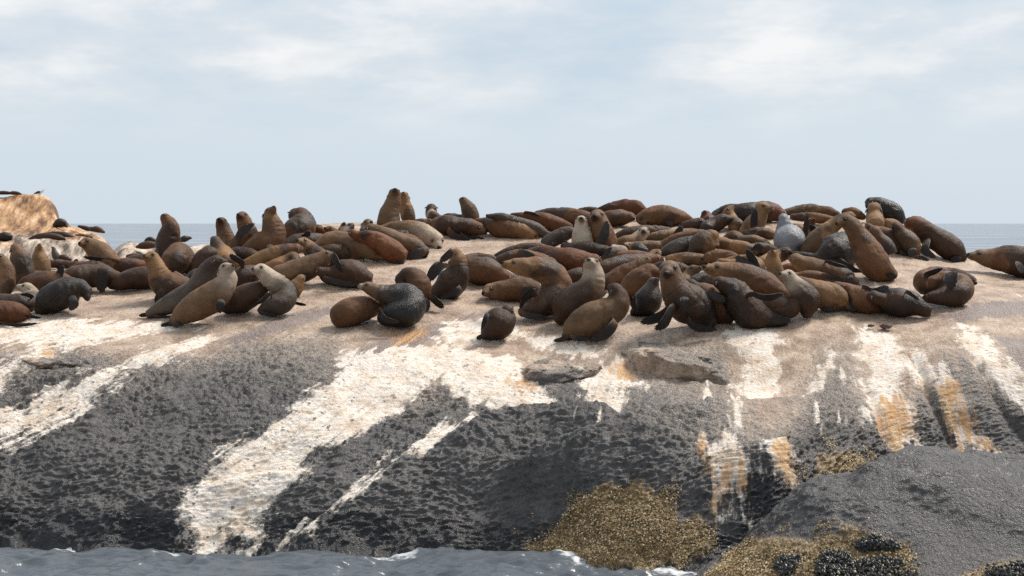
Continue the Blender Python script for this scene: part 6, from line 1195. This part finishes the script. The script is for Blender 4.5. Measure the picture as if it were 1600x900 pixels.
    if flp:
        fc = np.empty(len(me.loops), np.int32); me.loops.foreach_get('vertex_index', fc)
        quads = [fc.reshape(-1, 4)]; allv = [co]; off = n
        for p, w, (bv, bf, bu) in flp:
            fcol = FLIPPER * r.uniform(.55, 1.5)
            if cols[0] in 'kd': fcol = fcol * .75
            m_ = sstep(.15, .5, bu)[:, None]
            c = np.vstack([c, body * .8 * (1 - m_) + fcol * m_]); wet = np.r_[wet, .15 + .2 * m_[:, 0]]
            allv.append(bv); quads.append(bf + off); off += len(bv)
        co = np.vstack(allv)
        bpy.data.meshes.remove(me)
        me = mesh_from('fur_seal', co, np.vstack(quads))
    ca = me.attributes.new('fur', 'FLOAT_COLOR', 'POINT')
    ca.data.foreach_set('color', np.column_stack([c, wet]).astype(np.float32).ravel())
    base = np.array([np.mean(co[:, 0]), np.mean(co[:, 1]), np.min(co[:, 2])])
    me.vertices.foreach_set('co', (co - base).astype(np.float32).ravel())
    me.polygons.foreach_set('use_smooth', np.ones(len(me.polygons), bool))
    me.materials.clear()
    me.name = 'fur_seal'; me.update()
    o = link('fur_seal', me, FUR)
    o.location = base
    tag(o, label, 'seal', 'fur seals resting on the far rocks' if far else 'fur seals crowded on the rock')
    if not far:
        M = Matrix((f, rt, up)).transposed()
        for s_, e in zip((-1, 1), eyes):
            eo = link('eye', EYE_ME, None, o); eo.location = Vector(e - base); eo.scale = (hr * .19,) * 3
            er = link('ear', EAR_ME, None, o)
            p0 = hd - f * hr * .30 + rt * s_ * hr * .86 + up * hr * .28
            xa = (-f * .75 + rt * s_ * .55 - up * .1); xa /= np.linalg.norm(xa)
            za = up - (up @ xa) * xa; za /= np.linalg.norm(za); ya = np.cross(za, xa)
            mm = Matrix((xa, ya, za)).transposed().to_4x4()
            er.matrix_basis = Matrix.Translation(Vector(p0 - base)) @ mm @ Matrix.Scale(hr * .62, 4)
    return o

for k, s in enumerate(SEALS):
    build_seal(*s, k)
bpy.data.objects.remove(TMP)

# ---------------------------------------------------------------- the gull on the far rock
def build_gull(base, sz):
    white = plain('gull_white', (.72, .72, .70), .6); black = plain('gull_black_wing', (.03, .03, .035), .6); red = plain('gull_leg', (.30, .06, .04), .5)
    root = bpy.data.objects.new('gull', None); COL.objects.link(root); root.location = base
    root.scale = (sz,) * 3
    tag(root, 'small white gull with dark wings standing on the far rock', 'gull')
    def part(name, vf, m):
        me = bpy.data.meshes.new(name); me.from_pydata(vf[0].tolist(), [], vf[1])
        me.polygons.foreach_set('use_smooth', np.ones(len(me.polygons), bool)); return link(name, me, m, root)
    p = catmull([(-.16,0,.13),(-.08,0,.15),(.03,0,.17),(.11,0,.22),(.14,0,.27),(.165,0,.29)], 4)
    r = np.interp(np.linspace(0,1,len(p)), [0,.2,.45,.65,.8,.93,1], [.02,.05,.07,.055,.036,.04,.02])
    part('body', tube(p, r, r, (0,1,0), 12), white)
    p = catmull([(.18,0,.287),(.215,0,.278),(.235,0,.268)], 3); r = np.linspace(.016,.005,len(p))
    part('beak', tube(p, r, r, (0,1,0), 8), red)
    for s_ in (-1, 1):
        p = catmull([(.05,s_*.06,.19),(-.06,s_*.07,.17),(-.17,s_*.045,.13),(-.28,s_*.02,.10)], 4)
        r = np.interp(np.linspace(0,1,len(p)), [0,.3,.7,1], [.03,.055,.035,.006])
        part('wing', tube(p, r, r*.3, (0,0,1), 10), black)
        p = catmull([(.01,s_*.03,.12),(.012,s_*.03,.06),(.01,s_*.03,.0)], 3); r = np.full(len(p), .009)
        part('leg', tube(p, r, r, (0,1,0), 6), red)
    p = catmull([(-.14,0,.14),(-.20,0,.125),(-.25,0,.115)], 3); r = np.linspace(.04,.05,len(p))
    part('tail', tube(p, r, r*.3, (0,1,0), 8), white)
build_gull(GULL, GULL_SIZE)

# ---------------------------------------------------------------- small dark lumps lying on the rock
for (x, y, z, sz), lab in zip(LUMPS, LUMP_LABELS):
    bm = bmesh.new(); bmesh.ops.create_icosphere(bm, subdivisions=3, radius=1)
    for v in bm.verts:
        c = np.array(v.co); q = 1 + .35 * float(fbm(np.array([c[0]*1.3+x*9]), np.array([c[1]*1.3]), np.array([c[2]*1.3]), 3)[0])
        v.co = Vector((c[0]*1.5*q, c[1]*q, c[2]*.6*q)) * sz
    for f_ in bm.faces: f_.smooth = True
    me = bpy.data.meshes.new('dung_lump'); bm.to_mesh(me); bm.free()
    o = link('dung_lump', me, plain('dung', (.09, .055, .035), .7)); o.location = (x, y, z)
    tag(o, lab, 'dropping')
